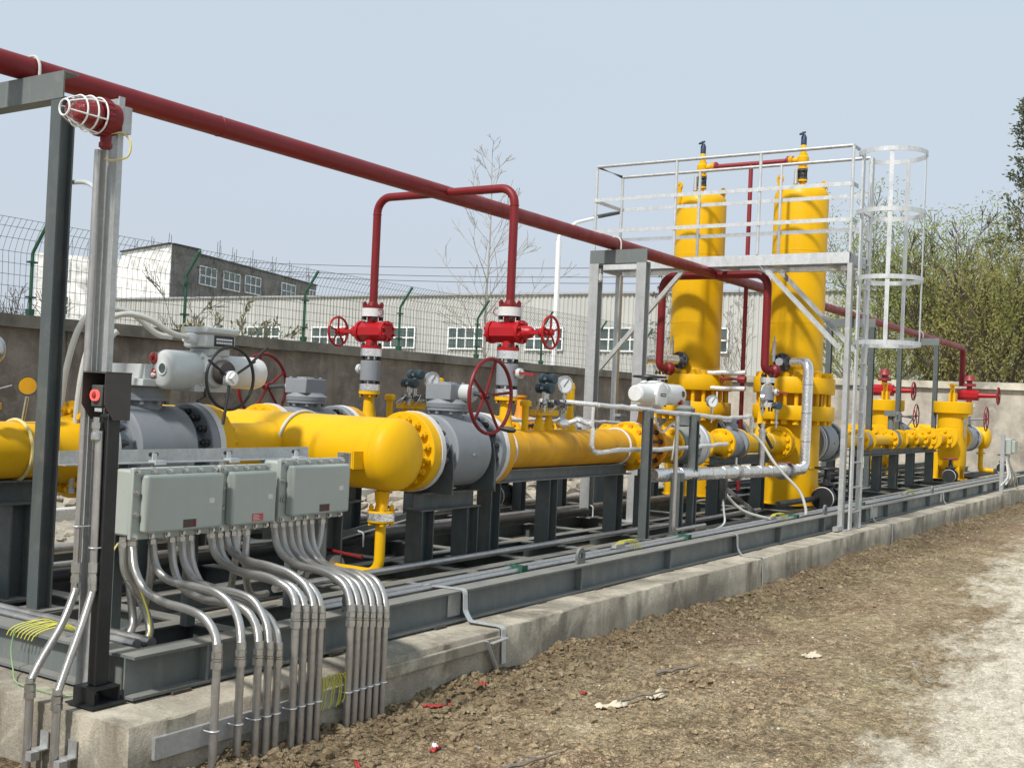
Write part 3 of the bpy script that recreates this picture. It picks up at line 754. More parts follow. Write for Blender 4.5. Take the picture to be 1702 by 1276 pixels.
edge_tree(49, 7.35, 14.6, 41, 'tall dark tree with ragged crown at the right edge')
# ================================================================== skid
ZP, YA, YB, YM = 1.215, 4.77, 6.14, 5.46
sk = thing('skid_frame', 'long grey steel skid frame of beams lying on the concrete plinth', 'skid frame', (3.0, 3.67, .3))
b = B().hbeam((3.055,3.81,.397),(30,3.81,.397),.12,.178,.012,.009)
part('front_beam', b, M['steel_light'], sk, 0)
for x in [3.45,4.2,5.43,6.77,8.2,9.62,10.73,12.1,13.7,14.7,15.7,17.0,18.3,19.6,20.9,22.2,23.5,24.8]: part('stiffener', B().box(x-.006,x+.006,3.753,3.8045,.321,.473), M['steel_light'], sk, 0)
for x, w in ((5.34,.06), (17.9,.075), (14.2,.16), (21.4,.16)): part('splice_plate', B().box(x-w,x+w,3.795,3.804,.335,.462), M['galv'], sk, 0)
part('back_beam', B().hbeam((3.055,6.66,.397),(30,6.66,.397),.12,.178,.012,.009), M['steel'], sk, 0)
part('end_beam', B().hbeam((3.115,3.872,.3955),(3.115,6.598,.3955),.12,.175,.012,.009), M['steel_light'], sk, 0)
for y in (4.40, 5.05, 5.75, 6.25):
    part('inner_beam', B().hbeam((3.177,y,.365),(30,y,.365),.10,.125,.01,.008), M['steel'], sk, 0)
for i, x in enumerate((3.9,5.2,6.3,7.15,8.0,9.15,10.3,11.5,13.0,14.9,16.2,17.6,19.0,20.4,21.8,23.2,24.6)):
    part('cross_beam', B().hbeam((x,3.873,.358),(x,6.597,.358),.10,.135,.01,.008), M['steel'], sk, 0)
for x in (4.45, 6.85, 12.3, 17.4):
    lg = B(); lg.lathe((x,3.816,.54),(0,1,0),[(-.01,.022),(-.01,.055),(.01,.055),(.01,.022),(-.01,.022)],20,False,False); lg.box(x-.055,x+.055,3.807,3.825,.484,.51)
    part('lifting_lug', lg, M['steel_light'], sk)
for i in range(12):
    x = 3.3+i*.95+.2*math.sin(i*3); part('shim', B().box(x-.05,x+.05,3.735,3.84,.298,.309), M['bark_dark'], sk, 0)

# dust and rust-dark slab bits between the beams
def run_pipe(name, pts, r, m, label, cat, group=None, bend=0, mm=12): return solo(name, B().tube(pts, r, bend, mm), m, label, cat, group)
c1 = run_pipe('conduit_pipe', [(4.35,3.955,.478),(26,3.955,.478)], .022, M['conduit'], 'front galvanised conduit pipe running along inside the front skid beam', 'conduit')
c2 = run_pipe('conduit_pipe', [(4.35,4.015,.485),(26,4.015,.485)], .022, M['conduit'], 'rear galvanised conduit pipe running along inside the front skid beam', 'conduit')
run_pipe('conduit_pipe', [(4.7,4.60,.465),(12.4,4.60,.465)], .024, M['conduit'], 'galvanised conduit pipe running under the front gas line', 'conduit')
run_pipe('conduit_pipe', [(3.25,3.98,.47),(3.25,6.5,.47)], .026, M['conduit'], 'nearer of two galvanised pipes laid along the left end beam', 'conduit')
run_pipe('conduit_pipe', [(3.33,3.98,.465),(3.33,6.5,.465)], .026, M['conduit'], 'farther of two galvanised pipes laid along the left end beam', 'conduit')
run_pipe('drain_pipe', [(3.2,5.62,.485),(12.9,5.62,.485)], .042, M['black'], 'black drain pipe with white clips along the back of the skid', 'pipe')
run_pipe('conduit_pipe', [(3.2,5.98,.475),(13.2,5.98,.475)], .026, M['conduit'], 'galvanised conduit pipe behind the black drain pipe', 'conduit')
run_pipe('drain_pipe', [(3.2,6.44,.50),(13,6.44,.50)], .034, M['conduit'], 'thick galvanised pipe under the rear gas line', 'pipe')
run_pipe('conduit_pipe', [(13.6,4.05,.47),(25,4.05,.47)], .026, M['conduit'], 'galvanised conduit pipe on the far half of the skid', 'conduit')
run_pipe('drain_pipe', [(12.1,4.28,.57),(13.6,4.28,.57),(13.9,4.28,.57)], .034, M['black'], 'black drain pipe in front of the right yellow tower base', 'pipe')
run_pipe('drain_pipe', [(13,5.5,.62),(22.8,5.5,.62)], .03, M['black'], 'black drain pipe running behind the far gas line', 'pipe')
for x, wh in ((6.29,'nearest'),(8.92,'second nearest'),(11.7,'third nearest'),(14.2,'farthest')):
    q = B().box(x-.035,x+.035,3.925,4.05,.432,.452); q.box(x-.035,x-.025,3.925,4.05,.452,.512); q.box(x+.025,x+.035,3.925,4.05,.452,.512); q.box(x-.035,x+.035,3.915,3.925,.432,.516); q.box(x-.02,x+.02,3.94,4.03,.42,.432)
    solo('pipe_clip', q, M['clip'], 'green pipe clip under the front conduits, %s along the beam' % wh, 'pipe clip', None, 0)
for x in (6.6, 8.4, 10.2):
    solo('u_bolt', B().tube([(x,5.56,.435),(x,5.56,.525),(x,5.57,.545),(x,5.62,.55),(x,5.67,.545),(x,5.68,.525),(x,5.68,.435)],.007,.02,6), M['white'], 'white U bolt clip over the black drain pipe', 'clip', 'white clips over the black drain pipe')

# ================================================================== generic pipework parts
def flange(b, x, R, th, neck=None, r=.15, side=1):
    # on the X axis about (0,0): returns a lathe profile
    return
def flange_x(bm, c, R, th, r, neck, d=1, n=36):
    # weld-neck flange; face at c, neck pointing in direction -d along X (d=+1: face looks to +X)
    bm.lathe(c, (-d,0,0), [(0,.02),(0,R*.985),(.004,R),(th-.004,R),(th,R*.985),(th,r*1.28),(th+neck*.5,r*1.12),(th+neck,r),(th+neck,.02)], n, False, False)
def flange_a(bm, c, ax, R, th, r, neck, n=32):
    bm.lathe(c, ax, [(0,.002),(0,R*.985),(.003,R),(th-.003,R),(th,R*.985),(th,r*1.28),(th+neck*.5,r*1.12),(th+neck,r)], n, False, True)
def handwheel(bm_rim, bm_sp, c, ax, R, r, ns, hub=.03, dish=0, off=0, sr=None):
    c = V(c); u, w, a = frame(ax); bm_rim.torus(c, a, R, r, 40, 8)
    for i in range(ns):
        g = 2*PI*(i+off)/ns; bm_sp.cyl(c - a*dish, c + (u*math.cos(g)+w*math.sin(g))*R, sr or r*.8, None, 8)
    bm_sp.cyl(c - a*(dish+hub*.8), c - a*dish + a*hub*.8, hub, None, 14)

# ------------------------------------------------------------------ big ball valves
def ball_valve(X, Y, label, name='ball_valve', L=.78, bm_='valve'):
    t = thing(name, label, 'valve', (X, Y, ZP)); h = L/2
    bd = B().lathe((X,Y,ZP),(1,0,0),[(-.21,.02),(-.21,.235),(-.20,.255),(.20,.255),(.21,.235),(.21,.02)],48,False,False)
    bd.lathe((X,Y,ZP),(1,0,0),[(-h+.05,.175),(-.2,.19),(-.2,.1)],36,False,False); bd.lathe((X,Y,ZP),(1,0,0),[(.2,.1),(.2,.19),(h-.05,.175)],36,False,False)
    for y in (.235,): bd.box(X-.03,X+.03,Y-.272,Y-.24,ZP-.02,ZP-.005)
    o = part('body', bd, M[bm_], t)
    for d in (-1, 1):
        fr = .272 if d > 0 else .214
        f = B(); f.lathe((X+d*h,Y,ZP),(-d,0,0),[(0,.15),(0,fr-.006),(.006,fr),(.07,fr),(.076,fr-.006),(.076,.15)],48,False,False)
        fo = part('flange', f, M[bm_], t)
        if d > 0: s = B().hexes((X+d*h,Y,ZP),(-d,0,0),.228,16,.074,.112,.023,.5); s.studs((X+d*h,Y,ZP),(-d,0,0),.228,16,.11,.132,.014,.5,8)
        else: s = B().hexes((X+d*h,Y,ZP),(-d,0,0),.234,16,.022,.066,.026,.5); s.studs((X+d*h,Y,ZP),(-d,0,0),.234,16,.0,.092,.0155,.5,8)
        part('flange_bolts', s, M['bolt'] if d < 0 else M['blackbolt'], fo)
        tp = B().lathe((X+d*(h+.0),Y,ZP),(d,0,0),[(-.018,.2),(-.018,.2755),(.024,.277),(.024,.2)],48,False,False)
        part('flange_tape', tp, M['tape'], t)
    nk = B().cyl((X,Y,ZP+.22),(X,Y,ZP+.30),.105,.10,24); nk.cyl((X,Y,ZP+.285),(X,Y,ZP+.305),.15,None,28); nk.hexes((X,Y,ZP),(0,0,1),.128,8,.262,.285,.015)
    part('stem_neck', nk, M[bm_], t)
    return t
def gear_operator(t, X, Y, wheel_y, wR):
    # round base, cast box and a dished handwheel towards wheel_y
    d = 1 if wheel_y > Y else -1
    q = B().lathe((X,Y,ZP+.306),(0,0,1),[(0,.155),(.03,.16),(.05,.135),(.06,.13)],28); part('gear_base', q, M['valve'], t)
    g = B().box(X-.13,X+.10,Y-.11,Y+.11,ZP+.36,ZP+.475)
    g.cyl((X-.02,Y,ZP+.47),(X-.02,Y,ZP+.487),.07,None,20)
    for px in (-.1, .06):
        for py in (-.08, .08): g.lathe((X+px,Y+py,ZP+.475),(0,0,1),[(0,.014),(.012,.014)],6)
    go = part('gear_box', g, M['steel_light' if False else 'valve'], t, 35, None, .012)
    sh = B().cyl((X+.02,Y+d*.10,ZP+.415),(X+.02,Y+d*.19,ZP+.415),.062,None,22); sh.cyl((X+.02,Y+d*.19,ZP+.415),(X+.02,Y+d*.21,ZP+.415),.05,None,20)
    part('shaft_housing', sh, M['actuator'], t); part('shaft', B().cyl((X+.02,Y+d*.2,ZP+.415),(X+.02,wheel_y,ZP+.395),.016,None,10), M['bolt'], t)
    rm = B(); sp = B(); handwheel(rm, sp, (X+.02,wheel_y,ZP+.40), (0,d,0), wR, .0135, 5, .03, .05, .1)
    w = part('handwheel', rm, M['red'], t); part('spokes', sp, M['red'], w)
    kn = B().lathe((X+.02+wR*.5, wheel_y, ZP+.40-wR*.86),(.35,d,-.1),[(0,.010),(.03,.017),(.07,.022),(.11,.016),(.12,.002)],14); part('wheel_knob', kn, M['black'], w)

V2 = ball_valve(6.53, YA, 'grey ball valve with red handwheel on the front gas line beside the domed header')
gear_operator(V2, 6.53, YA, 4.42, .262)
V3 = ball_valve(6.53, YB, 'grey ball valve with red handwheel half hidden behind the yellow header')
gear_operator(V3, 6.53, YB, 6.64, .262)
V1 = ball_valve(4.43, YM, 'large grey ball valve carrying the pale electric actuator behind the junction boxes', 'ball_valve', .76)
# gearbox under the actuator
q = B().lathe((4.43,YM,ZP+.306),(0,0,1),[(0,.15),(.055,.15),(.06,.145)],30); q.hexes((4.43,YM,ZP),(0,0,1),.13,10,.296,.306,.014)
part('gear_base', q, M['valve'], V1)
q = B().box(4.25,4.70,YM-.20,YM+.16,ZP+.37,ZP+.41); q.box(4.28,4.66,YM-.175,YM+.14,ZP+.41,ZP+.495)
for px, py in ((4.30,-.178),(4.55,-.178)): q.lathe((px+.03,YM+py,ZP+.435),(0,-1,0),[(0,.016),(.018,.016),(.018,.009),(.03,.009)],6)
for px in (4.36, 4.45): q.lathe((px,YM-.06,ZP+.48),(0,0,1),[(0,.018),(.014,.018)],6)
part('gear_box', q, M['actuator'], V1, 35, None, .01)

# ------------------------------------------------------------------ electric actuator on V1
AX, AY, AZ = 4.54, 5.22, 1.685
ea = thing('electric_actuator', 'pale grey electric actuator with black handwheel and terminal box on the left valve', 'actuator', (AX, AY, AZ-.1))
q = B().lathe((AX-.20,AY,AZ),(1,0,0),[(0,.001),(0,.088),(.012,.106),(.03,.114),(.20,.117),(.23,.110)],40)
part('control_cover', q, M['actuator'], ea, 40)
q = B().lathe((AX-.2005,AY-.018,AZ+.004),(-1,0,0),[(-.002,.036),(.008,.037),(.008,.030),(.002,.028)],24,False,False); ww = part('window_rim', q, M['white_act'], ea)
part('window', B().lathe((AX-.203,AY-.018,AZ+.004),(-1,0,0),[(0,.001),(.003,.029)],24,False,False), M['pane'], ww)
for k, (py, pz) in enumerate(((.066,.062),(.07,-.03))):
    kb = B().lathe((AX-.2,AY+py,AZ+pz),(-1,0,0),[(-.03,.034),(.006,.034),(.012,.026),(.012,.012),(.022,.012)],18); part('selector_knob', kb, M['redglass'], ea)
q = B().lathe((AX+.03,AY,AZ),(1,0,0),[(0,.112),(.02,.124),(.05,.126),(.07,.114),(.16,.114),(.20,.10),(.24,.09)],36); q.hexes((AX+.03,AY,AZ),(-1,0,0),.117,8,-.004,.012,.009)
q.box(AX-.02,AX+.24,AY-.085,AY+.085,AZ-.12,AZ-.02); q.lathe((AX+.12,AY-.05,AZ),(0,-1,0),[(0,.10),(.05,.098),(.07,.088)],28)
part('gear_housing', q, M['actuator'], ea, 40)
q = B().lathe((AX+.24,AY,AZ+.005),(1,0,0),[(0,.092),(.02,.098),(.28,.10),(.315,.09),(.335,.06),(.34,.001)],36); part('motor', q, M['white_act'], ea, 40)
q = B().box(AX+.06,AX+.22,AY-.11,AY+.07,AZ+.09,AZ+.14); q.box(AX+.02,AX+.25,AY-.12,AY+.08,AZ+.14,AZ+.225)
tb = part('terminal_box', q, M['actuator'], ea, 35, None, .012)
q = B().box(AX+.005,AX+.265,AY-.135,AY+.095,AZ+.222,AZ+.262); part('terminal_lid', q, M['actuator'], tb, 35, None, .012)
part('nameplate', B().box(AX+.08,AX+.235,AY-.1225,AY-.120,AZ+.15,AZ+.215), M['black'], tb, 0)
q = B(); R = random.Random(2)
for zz in (.19, .17):
    for i in range(9): x = AX+.095+i*.014; q.box(x,x+.010,AY-.1245,AY-.1222,AZ+zz-.004,AZ+zz+.008)
part('plate_lettering', q, M['dial'], tb, 0)
part('cable_gland', B().lathe((AX+.02,AY-.02,AZ+.19),(-1,-.0,.0),[(-.02,.034),(.04,.033),(.075,.026),(.08,.02)],18), M['white_act'], tb)
hx, hy = AX+.145, AY-.12
q = B().lathe((hx,hy,AZ),(0,-1,0),[(0,.072),(.03,.075),(.055,.062),(.06,.04)],26); part('clutch_hub', q, M['brown'], ea)
rm = B(); sp = B(); wc = V((hx+.01,hy-.07,AZ-.035)); rm.torus(wc,(0,-1,0),.184,.0095,44,8)
for g, l in ((150,.20),(30,.22),(262,.20)):
    a = math.radians(g); sp.cyl(wc+V((0,-.0,0)), wc+V((math.cos(a)*l*1.0,0,math.sin(a)*l)), .0085, None, 8)
sp.cyl(wc, wc+V((-.06,-.02,-.27)), .0095, None, 8)
sp.cyl(wc+V((.16,-.002,.10)), wc+V((.27,-.02,.20)), .009, None, 8)
w = part('handwheel', rm, M['black'], ea); part('spokes', sp, M['black'], w)
q = B().lathe(wc+V((0,.01,0)),(0,-1,0),[(-.02,.045),(.03,.045),(.034,.04)],24); q.lathe(wc+V((0,-.02,0)),(0,-1,0),[(0,.034),(.02,.03)],4); part('wheel_cap', q, M['white'], w)
part('clutch_lever', B().tube([(AX+.06,AY-.08,AZ-.10),(AX+.06,AY-.09,AZ-.155),(AX-.06,AY-.16,AZ-.175)],.0085,.03,8), M['black'], ea)
# grey hoses from the terminal box gland arching to the left
for k, (yo, top, lab) in enumerate(((-.02,0,'nearer pale grey flexible hose arching from the actuator terminal box to the left'),(.10,.03,'farther pale grey flexible hose arching from the actuator terminal box to the left'))):
    gl = V((AX-.05, AY-.02+yo*1.2, AZ+.195)); 
    pts = [gl, gl+V((-.10,.02,.015)), gl+V((-.24,.06,.085+top)), gl+V((-.38,.10,.10+top)), gl+V((-.50,.14,.03+top)), gl+V((-.56,.17,-.14)), gl+V((-.585,.19,-.42)), gl+V((-.59,.2,-.9))]
    solo('flexible_hose', B().spline(pts, .017, 10, 8), M['hose'], lab, 'hose')
solo('flexible_hose', B().spline([(4.26,5.62,1.60),(4.25,5.62,1.75),(4.28,5.60,1.86),(4.31,5.58,1.90)],.018,10,6), M['hose'], 'short upright grey hose end behind the actuator gearbox', 'hose')
solo('earth_wire', B().spline([(AX-.06,AY-.03,AZ+.20),(AX-.09,AY-.04,AZ+.26),(AX-.04,AY-.06,AZ+.28),(AX+.03,AY-.07,AZ+.265)],.004,6,6), M['straw'], 'thin yellow earth wire looped at the actuator cable gland', 'wire')

# ------------------------------------------------------------------ inlet pipe and header
ip = thing('inlet_pipe', 'yellow gas pipe entering from the left with a bolted flange', 'pipe', (2.4, YM, ZP))
part('pipe_wall', B().lathe((2.2,YM,ZP),(1,0,0),[(0,.1525),(.6,.1525),(.602,.1545),(.61,.1545),(.612,.1525),(1.62,.1525)],40), M['yellow'], ip)
q = B(); flange_x(q,(4.025,YM,ZP),.27,.085,.1525,.16,1); f = part('flange', q, M['yellow'], ip)
part('flange_bolts', B().hexes((4.025,YM,ZP),(-1,0,0),.222,16,.08,.118,.026,.5).studs((4.025,YM,ZP),(-1,0,0),.222,16,.118,.135,.015,.5,8), M['yellow'], f)

hd = thing('header_vessel', 'thick yellow header pipe with a domed end facing the viewer', 'header', (5.65, 4.5, ZP))
HR = .232; prof = [(0,.001)] + [(.118-.118*math.cos(a), HR*math.sin(a)) for a in [PI/2*i/12 for i in range(1,13)]] + [(.16,HR),(.162,HR+.002),(.172,HR+.002),(.174,HR),(2.9,HR)]
part('shell', B().lathe((5.65,4.40,ZP),(0,1,0),prof,56), M['yellow'], hd, 40)
def branch(d, y, xface):
    q = B().lathe((5.65+d*.14,y,ZP),(d,0,0),[(0,.165),(.12,.165),(.14,.156),(abs(xface-5.65)-.10-.14,.1525)],36); o = part('branch_pipe', q, M['yellow'], hd)
    q = B(); flange_x(q,(xface,y,ZP),.27,.085,.1525,.10,d); f = part('branch_flange', q, M['yellow'], hd)
    part('flange_bolts', B().hexes((xface,y,ZP),(-d,0,0),.222,16,.08,.116,.026,.5).studs((xface,y,ZP),(-d,0,0),.222,16,.116,.134,.015,.5,8), M['yellow'], f)
branch(-1, YM, 4.835); branch(1, YA, 6.115); branch(1, YB, 6.115)
q = B().tube([(5.65,4.62,ZP-.2),(5.65,4.62,.86)],.036,0,18); q.lathe((5.65,4.62,ZP-.24),(0,0,-1),[(0,.05),(.06,.043),(.08,.037)],20); part('drain_nozzle', q, M['yellow'], hd)
q = B(); flange_a(q,(5.65,4.62,.822),(0,0,1),.088,.028,.036,.05,28); f = part('drain_flange', q, M['yellow'], hd)
part('flange_bolts', B().hexes((5.65,4.62,.822),(0,0,1),.066,4,.026,.058,.016,.5).studs((5.65,4.62,.822),(0,0,1),.066,4,.058,.07,.009,.5,8), M['yellow'], f)
nb = B().box(5.33,5.42,4.595,4.603,1.13,1.235); nb.box(5.33,5.44,4.595,4.730,1.125,1.131); nb.box(5.325,5.331,4.603,4.730,1.131,1.235); part('nameplate_bracket', nb, M['yellow'], hd, 0)
npl = part('nameplate', B().box(5.320,5.325,4.615,4.720,1.14,1.225), M['greyplate'], hd, 0)
q = B()
for i in range(6): q.box(5.3185,5.3198,4.625,4.625+.085-.02*(i % 3),1.155+i*.0115,1.159+i*.0115)
part('plate_lettering', q, M['bolt'], npl, 0)
part('pipe_strap', B().torus((5.65,5.32,ZP),(0,1,0),HR+.012,.011,48,8), M['hose'], hd)

dl = thing('drain_line', 'yellow drain elbow below the domed header with a flanged joint and grey valve', 'pipe', (5.65, 4.62, .42))
part('elbow_pipe', B().tube([(5.65,4.62,.80),(5.65,4.62,.44),(5.65,5.02,.44)],.034,.10,18,8), M['yellow'], dl)
q = B(); flange_a(q,(5.65,4.62,.806),(0,0,-1),.088,.028,.034,.012,28); f = part('flange', q, M['yellow'], dl)
part('flange_bolts', B().hexes((5.65,4.62,.806),(0,0,-1),.066,4,.026,.05,.016,.5), M['yellow'], f)
part('flange_tape', B().lathe((5.65,4.62,.79),(0,0,1),[(0,.06),(0,.0895),(.048,.0895),(.048,.06)],28,False,False), M['foil'], dl)
vb = B().lathe((5.65,4.98,.44),(0,1,0),[(0,.03),(0,.085),(.05,.088),(.06,.06),(.10,.065),(.18,.065),(.20,.088),(.25,.085),(.25,.03)],28); vb.cyl((5.65,5.1,.47),(5.65,5.1,.55),.03,None,14)
dv_ = part('drain_valve', vb, M['galv'], dl); part('valve_lever', B().tube([(5.65,5.10,.545),(5.62,5.05,.56),(5.60,4.72,.545)],.011,.02,8), M['red'], dv_)

# ------------------------------------------------------------------ gas lines (front run A; rear run B copied)
def gas_line(Y, label):
    t = thing('gas_line', label, 'pipe', (6.95, Y, ZP))
    q = B().lathe((7.05,Y,ZP),(1,0,0),[(0,.1525),(.35,.1525),(.352,.1545),(.36,.1545),(.362,.1525),(2.25,.1525)],40); part('pipe_wall', q, M['yellow_old'], t)
    q = B(); flange_x(q,(6.955,Y,ZP),.27,.085,.1525,.06,-1); f = part('flange', q, M['yellow_old'], t)
    part('flange_bolts', B().hexes((6.955,Y,ZP),(1,0,0),.222,16,.08,.116,.026,.5), M['yellow_old'], f)
    q = B(); flange_x(q,(9.40,Y,ZP),.225,.07,.1525,.08,1); f = part('flange', q, M['yellow'], t)
    part('flange_bolts', B().hexes((9.40,Y,ZP),(-1,0,0),.188,12,.068,.10,.022,.5), M['orange'], f)
    # nozzles on top
    q = B().lathe((7.28,Y,ZP+.14),(0,0,1),[(0,.072),(.04,.058),(.10,.047),(.235,.042),(.235,.088),(.262,.088),(.262,.02)],24); q.hexes((7.28,Y,ZP+.402),(0,0,-1),.068,4,.028,.05,.013,.5); part('vent_nozzle', q, M['yellow'], t)
    for s in (-1, 1): pass
    part('gusset', B().prism([(-.02,0),(-.115,0),(-.045,.2),(-.02,.2)],(7.28,Y+.004,ZP+.15),(7.28,Y-.004,ZP+.15)), M['yellow'], t, 0)
    q = B().cyl((7.52,Y-.03,ZP+.14),(7.52,Y-.03,ZP+.345),.027,None,18); q.lathe((7.52,Y-.03,ZP+.335),(0,0,1),[(0,.045),(.035,.047),(.05,.03)],18); part('small_nozzle', q, M['yellow'], t)
    q = B()
    for x in (7.78, 7.93): q.lathe((x,Y,ZP+.13),(0,0,1),[(0,.055),(.05,.042),(.12,.026),(.14,.024),(.15,.02)],20)
    q.box(7.70,8.01,Y-.045,Y+.045,ZP+.265,ZP+.31); q.hexes((7.855,Y,ZP+.31),(0,0,1),.06,4,0,.025,.014,.5); part('orifice_tap', q, M['yellow'], t)
    q = B().lathe((8.27,Y,ZP+.10),(0,0,1),[(0,.075),(.06,.058),(.10,.040),(.12,.036),(.39,.036),(.392,.039),(.41,.039),(.44,.030),(.452,.012),(.453,.001)],22); part('capped_stub', q, M['yellow'], t)
    part('pipe_strap', B().torus((7.22,Y,ZP),(1,0,0),.160,.010,40,8), M['tape'], t)
    part('pipe_strap', B().torus((9.12,Y,ZP),(1,0,0),.160,.010,40,8), M['tape'], t)
    return t
LA = gas_line(YA, 'worn yellow gas pipe of the front line right of the red handwheel valve')
LB = dup(LA, (0, YB-YA, 0), 'yellow gas pipe of the rear line behind the yellow header')

def wafer_valve(Y, label):
    t = thing('wafer_valve', label, 'valve', (9.4, Y, ZP)); x = 9.42
    part('body', B().lathe((x,Y,ZP),(1,0,0),[(0,.12),(0,.17),(.06,.18),(.09,.15),(.17,.15),(.20,.18),(.26,.17),(.26,.12)],36,False,False), M['orange'], t)
    q = B().lathe((x+.20,Y-.02,ZP+.13),(0,0,1),[(0,.11),(.06,.075),(.14,.05),(.26,.04),(.28,.06),(.30,.06)],22); part('bonnet', q, M['orange'], t)
    q = B(); flange_x(q,(9.70,Y,ZP),.225,.07,.12,.16,-1); f = part('flange', q, M['orange'], t)
    part('flange_bolts', B().studs((9.42,Y,ZP),(1,0,0),.188,12,-.03,.34,.013,.5,8).hexes((9.70,Y,ZP),(-1,0,0),.188,12,0,.022,.024,.5).hexes((9.77,Y,ZP),(1,0,0),.188,12,0,.022,.024,.5), M['blackbolt'], f)
    part('flange_tape', B().lathe((9.385,Y,ZP),(1,0,0),[(0,.2),(0,.228),(.04,.228),(.04,.2)],36,False,False), M['tape'], t)
    return t
WA = wafer_valve(YA, 'orange shut-off valve under the white actuator on the front line')
WBv = dup(WA, (0, YB-YA, 0), 'orange shut-off valve on the rear line behind the white actuator')

def reg_train(Y, label):
    t = thing('regulator_train', label, 'regulator', (9.8, Y, ZP))
    q = B().lathe((9.75,Y,ZP),(1,0,0),[(0,.125),(.12,.115),(.45,.105),(.45,.02)],32); part('inlet_spool', q, M['yellow_old'], t)
    q = B(); flange_x(q,(10.26,Y,ZP),.178,.06,.10,.09,1); f = part('flange', q, M['yellow'], t); part('flange_bolts', B().hexes((10.26,Y,ZP),(-1,0,0),.145,8,.058,.086,.024,.5), M['yellow_old'], f)
    q = B().lathe((10.27,Y,ZP),(1,0,0),[(0,.10),(0,.18),(.055,.18),(.06,.11),(.16,.11),(.22,.16),(.30,.20)],32); part('regulator_neck', q, M['steel_light'], t)
    q = B().lathe((10.62,Y,ZP),(1,0,0),[(-.05,.17),(-.04,.225),(0,.24),(.05,.24),(.055,.225),(.075,.225),(.08,.24),(.14,.24),(.18,.22),(.23,.14),(.33,.11)],44); f = part('regulator_body', q, M['galv_white'], t)
    part('cover_bolts', B().hexes((10.57,Y,ZP),(-1,0,0),.205,12,-.01,.024,.02).hexes((10.76,Y,ZP),(1,0,0),.205,12,-.01,.026,.02), M['bolt'], f)
    q = B().lathe((10.62,Y,ZP+.2),(0,0,1),[(0,.09),(.1,.08),(.14,.10),(.17,.10),(.20,.05),(.25,.05)],24); part('pilot', q, M['steel_light'], t)
    q = B(); flange_x(q,(11.03,Y,ZP),.155,.05,.09,.10,-1); flange_x(q,(11.62,Y,ZP),.168,.055,.10,.12,1); q.cyl((11.05,Y,ZP),(11.5,Y,ZP),.095,None,28); f = part('outlet_spool', q, M['yellow'], t)
    part('flange_bolts', B().hexes((11.03,Y,ZP),(1,0,0),.125,8,.048,.074,.022,.5).hexes((11.62,Y,ZP),(-1,0,0),.135,8,.053,.08,.023,.5), M['yellow_old'], f)
    q = B().lathe((11.63,Y,ZP),(1,0,0),[(0,.1),(0,.165),(.05,.165),(.055,.12),(.12,.15),(.26,.15),(.33,.12),(.335,.165),(.385,.165),(.385,.1)],32); q.cyl((11.82,Y,ZP+.1),(11.82,Y,ZP+.24),.04,None,16); q.box(11.74,11.9,Y-.05,Y+.05,ZP+.24,ZP+.27); part('check_valve', q, M['valve'], t)
    q = B(); flange_x(q,(12.03,Y,ZP),.165,.05,.115,.10,-1); q.cyl((12.1,Y,ZP),(13.28,Y,ZP),.115,None,32); q.lathe((12.75,Y,ZP+.08),(0,0,1),[(0,.06),(.06,.05),(.10,.035),(.30,.032)],18); part('tower_spool', q, M['yellow'], t)
    q = B(); flange_x(q,(13.36,Y,ZP),.205,.06,.115,.10,1); f = part('tower_flange', q, M['yellow'], t); part('flange_bolts', B().hexes((13.36,Y,ZP),(-1,0,0),.165,12,.058,.086,.022,.5), M['yellow'], f)
    part('pipe_strap', B().torus((12.95,Y,ZP),(1,0,0),.122,.009,36,8), M['straw'], t)
    return t
RA = reg_train(YA, 'yellow and silver regulator train of the front line leading into the right tower')
RBt = dup(RA, (0, YB-YA, 0), 'regulator train of the rear line leading into the left tower')

# ------------------------------------------------------------------ vent stacks on the gas lines
def vent_valve(X, Y, d, label):
    # small grey ball valve on the yellow nozzle
    z = ZP+.405
    t = thing('vent_ball_valve', label, 'valve', (X, Y, z))
    q = B().lathe((X,Y,z),(0,0,1),[(0,.05),(0,.086),(.055,.086),(.055,.03),(.085,.03)],26); part('lower_flange', q, M['foil'], t)
    part('flange_bolts', B().studs((X,Y,z),(0,0,1),.066,4,-.05,.105,.0125,.5,8).hexes((X,Y,z),(0,0,1),.066,4,.056,.082,.02,.5), M['blackbolt'], t)
    part('body', B().lathe((X,Y,z+.08),(0,0,1),[(0,.03),(0,.078),(.006,.084),(.165,.084),(.17,.078),(.17,.03)],28), M['valve'], t)
    part('stem', B().lathe((X,Y,z+.18),(0,d,0),[(.07,.028),(.10,.028),(.10,.04),(.13,.04),(.135,.02),(.15,.02)],18), M['actuator'], t)
    q = B().lathe((X,Y,z+.26),(0,0,1),[(0,.04),(.028,.04),(.028,.088),(.09,.088),(.09,.03)],26); part('upper_flange', q, M['foil'], t)
    part('flange_bolts', B().studs((X,Y,z+.26),(0,0,1),.068,4,.0,.14,.0125,.5,8).hexes((X,Y,z+.26),(0,0,1),.068,4,-.002,.026,.02,.5).hexes((X,Y,z+.26),(0,0,1),.068,4,.098,.124,.02,.5), M['blackbolt'], t)
    return t
VVA = vent_valve(7.28, YA, -1, 'grey vent ball valve below the right red gate valve')
VVB = vent_valve(7.28, YB, 1, 'grey vent ball valve below the left red gate valve')
part('lever', B().obox((7.26,YA-.16,1.80),(1,0,0),(0,1,.1),(0,0,1),.03,.2,.022), M['dark_red'], VVA, 0)
